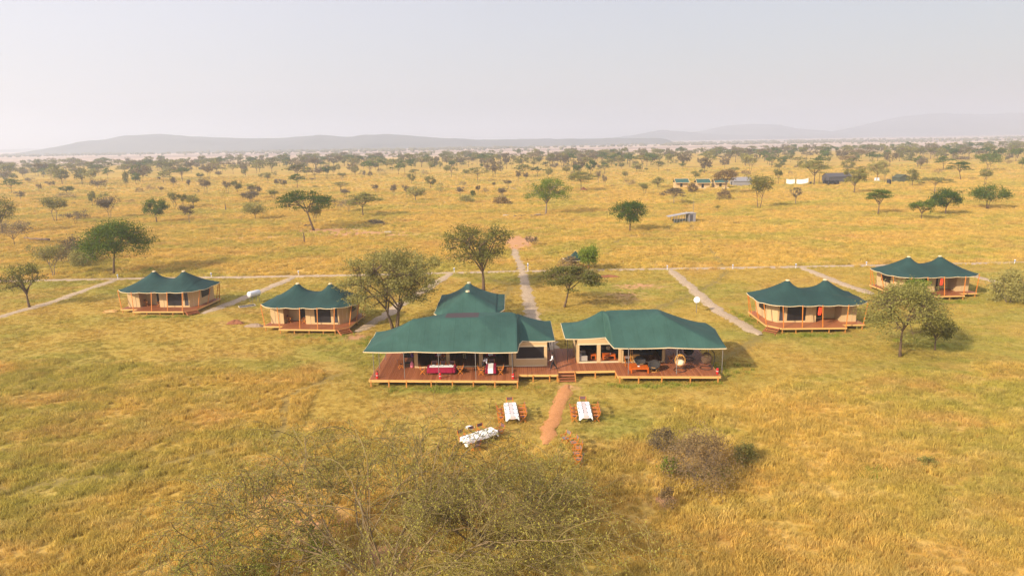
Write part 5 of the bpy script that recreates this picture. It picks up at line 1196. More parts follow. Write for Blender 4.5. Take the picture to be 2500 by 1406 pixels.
def tree_mesh(seed, h, w, style, nleaf, leaf, ncl=None, lean=0.0, stems=1, nseg=6, twigs=0, mats=('bark', 'leaf_olive'), lop=0.0):
    """a tapered trunk with limbs and a broken crown of leaf sprays; returns (trunk mesh, crown mesh)"""
    r = np.random.default_rng(seed); fk, nc, flat = STY[style]; nc = ncl or nc; R = w / 2
    cl = []
    for i in range(nc):
        a = r.uniform(0, 2 * pi); q = sqrt(r.uniform(0.0, 1.0)); ecc = 1 + .16 * sin(2 * a + seed) + .10 * sin(3 * a + 2 * seed)
        if style == 'umbrella':
            z = h * (0.95 - 0.27 * q * q + r.normal(0, .022))
            if r.random() < .36: z -= h * r.uniform(.06, .2)
            cr, cz = .17 * R + .05 * h, .045 * h
        elif style == 'dome':
            z = h * (0.95 - 0.40 * q * q + r.normal(0, .022))
            if r.random() < .26: z -= h * r.uniform(.06, .2)
            cr, cz = .20 * R + .03 * h, .055 * h
        elif style == 'round':
            u = r.uniform(-1, 1); q = sqrt(max(0, 1 - u * u)) * r.uniform(.65, 1); z = h * (.68 + .27 * u); cr, cz = .26 * R, .065 * h
        elif style == 'vase':
            z = h * (.56 + .32 * r.random() + .08 * q); q = q * (.62 + .6 * (z / h - .5)); cr, cz = .24 * R, .06 * h
        elif style == 'open':
            z = h * (.48 + .46 * r.random()); q *= 1 - .5 * abs(z / h - .72); cr, cz = .20 * R, .045 * h
        elif style == 'dry':
            z = h * (.50 + .44 * r.random()); q *= .75 + .3 * sin(pi * (z / h - .2)); cr, cz = .24 * R, .08 * h
        elif style == 'bush':
            u = r.random(); q = sqrt(max(0, 1 - u * u)) * r.uniform(.5, 1); z = h * (.12 + .78 * u); cr, cz = .27 * R, .11 * h
        elif style == 'tall':
            z = h * (.40 + .53 * r.random()); q *= .9 - .5 * abs(z / h - .6); cr, cz = .30 * R, .075 * h
        else:
            z = h * (.36 + .60 * r.random() ** .8); q = q * (.55 + .55 * sin(pi * min(1, (z / h - .1)))); cr, cz = .15 * R, .035 * h
        c = Vector((q * R * cos(a) * ecc + lop * R, q * R * sin(a) * ecc, z)); cl.append((c, cr * r.uniform(.7, 1.25), cz * r.uniform(.7, 1.3)))
    mb = MB(); ends = []; r0 = (0.025 if style in ('umbrella', 'round', 'open') else 0.034 if style == 'double' else 0.018) * h
    if style in ('bush', 'dry', 'vase') and stems == 1: stems = 2 if style != 'bush' else 4
    for s in range(stems):
        a0 = 2 * pi * s / stems + seed; off = (0.0 if stems == 1 else 0.035 * h)
        b = Vector((off * cos(a0), off * sin(a0), -.15)); f = Vector((lop * R * .55 + lean * h + off * 3.2 * cos(a0), off * 3.2 * sin(a0), fk * h * r.uniform(.9, 1.08)))
        mid = (b + f) / 2 + Vector((r.normal(0, .03) * h - lean * .3 * h, r.normal(0, .03) * h, 0))
        pts = bez(b, mid, f, 5); rr = r0 / (1 if stems == 1 else stems ** .45)
        mb.tube(pts, [rr * (1.35 if i == 0 else 1.05 - .065 * i * i * .5) for i in range(6)], nseg + 1)
        nl = max(3, 6 // stems + 1)
        for k in range(nl):
            a = 2 * pi * (k + r.uniform(-.3, .3)) / nl + a0; e = r.uniform(.42, .7)
            zt = h * (fk + (.74 if style == 'umbrella' else .62) * (1 - fk) * r.uniform(.6, 1))
            tgt = Vector((f.x * .5 + lop * R * .5 + e * R * cos(a), f.y * .5 + e * R * sin(a), zt))
            st = pts[5] if k % 2 == 0 else pts[4]
            md = st + (tgt - st) * .5 + Vector((0, 0, -.05 * h if style == 'umbrella' else .03 * h)); q = bez(st, md, tgt, 4)
            mb.tube(q, [rr * x for x in (.62, .52, .43, .34, .25)], nseg, False); ends += [(x, rr * .3) for x in q[2:]]
    for c, cr, cz in cl:
        e, er = min(ends, key=lambda x: (x[0] - c).length + max(0, x[0].z - c.z) * 1.5)
        tip = c - Vector((0, 0, cz * .5)); md = e + (tip - e) * .5 + Vector((0, 0, .12 * (tip - e).length)); q = bez(e, md, tip, 3)
        mb.tube(q, [er, er * .8, er * .55, er * .25], max(3, nseg - 3), False)
        for j in range(twigs):
            d = Vector((r.normal(0, cr), r.normal(0, cr), r.normal(cz * .5, cz))); mb.tube([q[2], q[2] + d * .6 + Vector((0, 0, .05)), q[2] + d * 1.1], [er * .45, er * .3, er * .12], 3, False)
    per = int(nleaf / nc); P = []
    for c, cr, cz in cl:
        n = int(per * r.uniform(.55, 1.4)); g = r.normal(0, 1, (n, 3)); g[:, :2] *= cr * .62; g[:, 2] *= cz
        if style == 'umbrella': g[:, 2] = np.abs(g[:, 2]) * .8 - cz * .5 - .10 * (g[:, 0] ** 2 + g[:, 1] ** 2) / max(cr, .1)
        P.append(np.array(c) + g)
    P = np.concatenate(P); P[:, 2] = np.maximum(P[:, 2], .08)
    V, F = leaf_quads(r, P, leaf, flat)
    return mb.mesh('trunk', M[mats[0]], True), np_mesh('crown', V, F, M[mats[1]])
KIND = {'dome': 'umbrella_acacia', 'umbrella': 'umbrella_acacia', 'round': 'acacia_tree', 'vase': 'thorn_tree', 'open': 'thorn_tree', 'dry': 'dry_thorn_tree', 'bush': 'thorn_bush', 'tall': 'acacia_tree', 'double': 'acacia_tree'}
CAT = {'thorn_bush': 'bush'}
def put_tree(style, tm, cm, loc, sc, rz, label, group=None):
    nm = KIND[style]; t = thing(nm, label, CAT.get(nm, 'tree'), loc, rz, group); t.scale = sc
    obj('trunk', tm, t); obj('crown', cm, t); return t
# ---- trees one looks at: each its own mesh.  (base x, y; top y; crown left, right; style; mats; options; label)
NEAR = [
 (278, 668, 541, 228, 374, 'dome', ('bark', 'leaf_green'), dict(lop=.30, nleaf=17000, leaf=.16, ncl=80, twigs=3), 'big dark green umbrella acacia with forked trunk standing behind the gravel path'),
 (72, 750, 643, 18, 120, 'open', ('bark', 'leaf_olive'), dict(lop=-.05, nleaf=2600, leaf=.14, ncl=30, twigs=3), 'thin sparse thorn tree beside the leftmost side path'),
 (131, 674, 598, 95, 178, 'vase', ('barkgrey', 'leaf_pale'), dict(nleaf=2600, leaf=.15, ncl=30, twigs=4), 'pale fan shaped thorn tree before the grey domed bushes'),
 (182, 640, 572, 128, 216, 'bush', ('barkgrey', 'leaf_grey'), dict(nleaf=4200, leaf=.17, ncl=34, twigs=5), 'large grey domed thorn bush behind the fan shaped tree'),
 (200, 650, 606, 150, 218, 'bush', ('barkgrey', 'leaf_pale'), dict(nleaf=2200, leaf=.16, ncl=26, twigs=3), 'low pale bush at the foot of the grey domed bush'),
 (6, 570, 484, -40, 34, 'round', ('bark', 'leaf_olive'), dict(nleaf=3800, leaf=.2, ncl=34), 'dark olive tree cut off by the left edge of the photo'),
 (35, 600, 540, 2, 72, 'dry', ('bark', 'leaf_grey'), dict(nleaf=2000, leaf=.16, ncl=30, twigs=6), 'broken grey dead tree beside its long fallen trunk'),
 (186, 547, 514, 158, 209, 'dry', ('bark', 'leaf_grey'), dict(nleaf=1500, leaf=.18, ncl=22, twigs=5), 'arching dry thorn shrub with a gap under its crown'),
 (966, 802, 618, 838, 1046, 'double', ('bark', 'leaf_pale'), dict(nleaf=24000, leaf=.125, ncl=110, twigs=6, stems=3), 'large pale olive double trunked acacia standing between the guest tent and dining lodge'),
 (1180, 708, 548, 1098, 1253, 'open', ('bark', 'leaf_olive'), dict(nleaf=7000, leaf=.16, ncl=56, twigs=5, stems=1, lop=-.05), 'tall spreading acacia behind the square kitchen tent'),
 (1378, 749, 650, 1322, 1462, 'umbrella', ('bark', 'leaf_olive'), dict(nleaf=12000, leaf=.13, ncl=74, twigs=4, lop=.2, lean=.05), 'low spreading acacia with bent trunk right of the central path'),
 (1436, 662, 600, 1404, 1462, 'tall', ('bark', 'leaf_bright'), dict(nleaf=3200, leaf=.16, ncl=30), 'bright green bushy tree growing beside the small pointed canopy'),
 (1392, 660, 625, 1348, 1412, 'bush', ('barkgrey', 'leaf_brown'), dict(nleaf=1500, leaf=.15, ncl=22, twigs=4), 'brown leafless bush behind the small pointed canopy'),
 (2198, 870, 698, 2116, 2308, 'dome', ('bark', 'leaf_olive'), dict(nleaf=15000, leaf=.11, ncl=84, twigs=6), 'large rounded olive thorn tree before the guest tent'),
 (2283, 853, 776, 2248, 2322, 'round', ('bark', 'leaf_olive'), dict(nleaf=3200, leaf=.115, ncl=30, twigs=3), 'small dark thorn tree beside the large rounded one'),
 (2462, 738, 652, 2424, 2506, 'bush', ('barkgrey', 'leaf_pale'), dict(nleaf=5200, leaf=.14, ncl=40, twigs=4), 'grey green domed thorn bush beside the farthest guest tent'),
 (2232, 738, 684, 2202, 2258, 'tall', ('bark', 'leaf_bright'), dict(nleaf=2200, leaf=.13, ncl=24), 'bright green young tree in front of the farthest guest tent'),
 (1705, 1176, 1040, 1610, 1790, 'bush', ('barkgrey', 'leaf_brown'), dict(nleaf=6500, leaf=.075, ncl=60, twigs=9), 'big brown leafless bush in the tall grass'),
 (1618, 1105, 1036, 1590, 1668, 'bush', ('barkgrey', 'leaf_grey'), dict(nleaf=1900, leaf=.07, ncl=26, twigs=7), 'pale grey leafless bush behind the big brown bush'),
 (1632, 1168, 1112, 1618, 1668, 'tall', ('bark', 'leaf_bright'), dict(nleaf=700, leaf=.07, ncl=14, twigs=2), 'small fresh green shoot at the foot of the brown bush'),
 (1815, 1130, 1075, 1785, 1850, 'bush', ('bark', 'leaf_pale'), dict(nleaf=1500, leaf=.075, ncl=22, twigs=3), 'dull olive bush beside the big brown bush'),
 (2258, 1132, 1108, 2240, 2288, 'bush', ('bark', 'leaf_olive'), dict(nleaf=600, leaf=.06, ncl=14, twigs=3), 'small isolated olive bush in the golden grass'),
 (1625, 1235, 1185, 1598, 1655, 'bush', ('barkgrey', 'leaf_brown'), dict(nleaf=700, leaf=.07, ncl=14, twigs=6), 'small reddish dead bush near the big brown bush'),
 (1298, 600, 578, 1284, 1312, 'dry', ('barkgrey', 'leaf_grey'), dict(nleaf=600, leaf=.14, ncl=14, twigs=4), 'small grey shrub beside the sandy patch at the path end'),
 (766, 562, 461, 679, 814, 'umbrella', ('bark', 'leaf_green'), dict(lop=-.28, lean=-.04, nleaf=7000, leaf=.22, ncl=54, twigs=2), 'large leaning umbrella acacia on the red soil patch'),
 (770, 547, 500, 757, 795, 'vase', ('bark', 'leaf_olive'), dict(nleaf=1300, leaf=.2, ncl=18, twigs=3), 'small fan shaped tree just behind the leaning umbrella acacia'),
 (887, 528, 471, 846, 925, 'umbrella', ('bark', 'leaf_olive'), dict(nleaf=3600, leaf=.24, ncl=36, twigs=3), 'green topped acacia with low crown right of the leaning umbrella acacia'),
 (852, 518, 484, 825, 884, 'dry', ('barkgrey', 'leaf_grey'), dict(nleaf=1300, leaf=.22, ncl=22, twigs=4), 'grey dry tree left of the green topped acacia'),
 (1332, 523, 437, 1288, 1390, 'open', ('barkgrey', 'leaf_bright'), dict(nleaf=5200, leaf=.23, ncl=46, twigs=3, lop=.1), 'bright yellow green acacia with pale trunk in the open grass'),
 (1538, 565, 495, 1490, 1568, 'round', ('bark', 'leaf_green'), dict(nleaf=6000, leaf=.2, ncl=46, twigs=2), 'vivid dark green round acacia near the solar shed'),
 (2143, 523, 461, 2113, 2169, 'umbrella', ('bark', 'leaf_green'), dict(nleaf=3600, leaf=.2, ncl=34), 'green mop headed acacia on a thin trunk'),
 (2250, 537, 487, 2220, 2280, 'open', ('bark', 'leaf_green'), dict(nleaf=2800, leaf=.2, ncl=30, twigs=2), 'small ragged green acacia left of the dense round one'),
 (2309, 525, 463, 2281, 2350, 'round', ('bark', 'leaf_green'), dict(nleaf=5200, leaf=.2, ncl=42), 'dense dark green round acacia at the right of the plain'),
 (2410, 510, 454, 2374, 2453, 'round', ('bark', 'leaf_green'), dict(nleaf=4800, leaf=.22, ncl=40, twigs=2, stems=3), 'broad green acacia with several stems near the right edge'),
 (1853, 508, 430, 1826, 1884, 'vase', ('bark', 'leaf_olive'), dict(nleaf=2800, leaf=.23, ncl=30, twigs=2, stems=1), 'olive acacia on a tall thin trunk right of the far tents'),
 (1942, 498, 457, 1932, 1959, 'open', ('barkgrey', 'leaf_grey'), dict(nleaf=700, leaf=.2, ncl=14, twigs=4), 'thin nearly bare tree below the white sheets'),
 (623, 536, 493, 592, 652, 'tall', ('bark', 'leaf_pale'), dict(nleaf=2600, leaf=.22, ncl=26, twigs=2), 'layered grey green conical tree with a low dark skirt'),
 (383, 543, 486, 356, 407, 'round', ('bark', 'leaf_green'), dict(nleaf=3400, leaf=.23, ncl=32), 'dark glossy green tree on a short trunk'),
 (268, 533, 482, 238, 292, 'vase', ('barkgrey', 'leaf_grey'), dict(nleaf=2400, leaf=.22, ncl=30, twigs=4), 'grey fan crowned tree left of the dark glossy tree'),
 (136, 540, 482, 108, 162, 'vase', ('barkgrey', 'leaf_pale'), dict(nleaf=2600, leaf=.23, ncl=30, twigs=3), 'pale fan crowned tree with two thin trunks'),
 (463, 544, 503, 448, 485, 'vase', ('barkgrey', 'leaf_grey'), dict(nleaf=1300, leaf=.2, ncl=20, twigs=4), 'small grey thin trunked tree below the green paired trees'),
 (1645, 498, 458, 1617, 1670, 'umbrella', ('barkgrey', 'leaf_grey'), dict(nleaf=2600, leaf=.22, ncl=32, twigs=5), 'grey dry umbrella shaped tree before the far green roofed tents'),
 (1418, 466, 419, 1378, 1451, 'umbrella', ('bark', 'leaf_olive'), dict(nleaf=4600, leaf=.27, ncl=42, twigs=2), 'wide dark umbrella acacia beside the termite mound'),
 (1772, 473, 413, 1747, 1807, 'umbrella', ('bark', 'leaf_brown'), dict(nleaf=4200, leaf=.26, ncl=36, twigs=2), 'brown green umbrella acacia in front of the far tents'),
 (1987, 452, 391, 1958, 2028, 'umbrella', ('bark', 'leaf_olive'), dict(nleaf=4600, leaf=.28, ncl=40, twigs=2), 'big two tiered umbrella acacia between sheets and black tanks'),
 (2085, 471, 412, 2062, 2123, 'open', ('bark', 'leaf_olive'), dict(nleaf=3800, leaf=.26, ncl=36, twigs=2), 'tall dark acacia in front of the far grey tent'),
 (2142, 442, 392, 2119, 2177, 'open', ('bark', 'leaf_pale'), dict(nleaf=3000, leaf=.28, ncl=32, twigs=2), 'spreading pale acacia behind the white plastic chairs'),
 (2282, 470, 430, 2262, 2325, 'umbrella', ('barkgrey', 'leaf_pale'), dict(nleaf=2200, leaf=.26, ncl=30, twigs=3), 'sparse pale umbrella tree with dead brush at its base'),
 (2346, 438, 393, 2314, 2360, 'umbrella', ('bark', 'leaf_green'), dict(nleaf=2600, leaf=.28, ncl=28, lean=-.08, lop=-.2), 'leaning green umbrella acacia on a curved trunk'),
 (2405, 452, 414, 2391, 2424, 'vase', ('bark', 'leaf_olive'), dict(nleaf=1600, leaf=.26, ncl=20, twigs=2), 'slim olive tree in front of the many stemmed green acacia'),
 (2412, 416, 374, 2375, 2438, 'open', ('bark', 'leaf_green'), dict(nleaf=3200, leaf=.3, ncl=34, stems=3), 'many stemmed green acacia with wide flat top'),
 (1767, 488, 462, 1748, 1786, 'bush', ('barkgrey', 'leaf_brown'), dict(nleaf=1500, leaf=.22, ncl=22, twigs=5), 'brown brush pile at the foot of the brown umbrella acacia'),
 (1690, 471, 445, 1682, 1706, 'bush', ('bark', 'leaf_brown'), dict(nleaf=1500, leaf=.24, ncl=22, twigs=2), 'tall brown bush between two far green roofed tents'),
 (914, 548, 535, 892, 938, 'bush', ('barkgrey', 'leaf_grey'), dict(nleaf=900, leaf=.2, ncl=20, twigs=6), 'low pile of grey dead brush beyond the red soil patch'),
 (1225, 498, 478, 1203, 1243, 'bush', ('barkgrey', 'leaf_brown'), dict(nleaf=1500, leaf=.24, ncl=24, twigs=4), 'dark brown brush mound under a bare tree'),
 (1140, 494, 476, 1117, 1164, 'bush', ('bark', 'leaf_pale'), dict(nleaf=1500, leaf=.25, ncl=24, twigs=2), 'low grey green bush mound beside a small dark bush'),
]
for i, (bx_, by_, ty_, cl_, cr_, st, mats, op, lab) in enumerate(NEAR):
    g = G(bx_, by_); k = scale_at(g); W = (cr_ - cl_) * k; Hh = at_y(bx_, ty_, g[1])[2]
    if st in ('bush',): Hh *= .92
    op = dict(op); lop = op.pop('lop', 0.0); op.setdefault('ncl', 30); nl = op.pop('nleaf'); lf = op.pop('leaf')
    tm, cm = tree_mesh(100 + i, Hh, W, st, nl, lf, mats=mats, lop=lop, nseg=7, **op)
    put_tree(st, tm, cm, (g[0], g[1], 0), (1, 1, 1), 0.0, lab)
# the second trunk of the pale double acacia and its low tuft of weeds are part of the same stand

# ---- trees farther off: shared meshes, one object tree each, at the places they hold in the photograph
PROTO = {}
def proto(style, leafm, var):
    key = (style, leafm, var)
    if key not in PROTO:
        nl = {'umbrella': 1500, 'round': 1700, 'bush': 1000}.get(style, 1200)
        PROTO[key] = tree_mesh(hash_(style, leafm, var), 8.0, {'umbrella': 11, 'round': 7.5, 'bush': 12, 'tall': 5}.get(style, 7.5), style, nl, .32, nseg=5, twigs=2 if style in ('dry', 'vase') else 0, mats=('bark' if leafm in ('leaf_green', 'leaf_olive') else 'barkgrey', leafm))
    return PROTO[key]
def hash_(a, b, c): return sum(ord(x) * (i + 3) for i, x in enumerate(a + b)) % 9973 + 17 * c
PW = {'umbrella': 11, 'round': 7.5, 'bush': 12, 'tall': 5}
REG = {'A': (0, 280), 'B': (600, 280), 'C': (1200, 280), 'D': (1860, 280)}
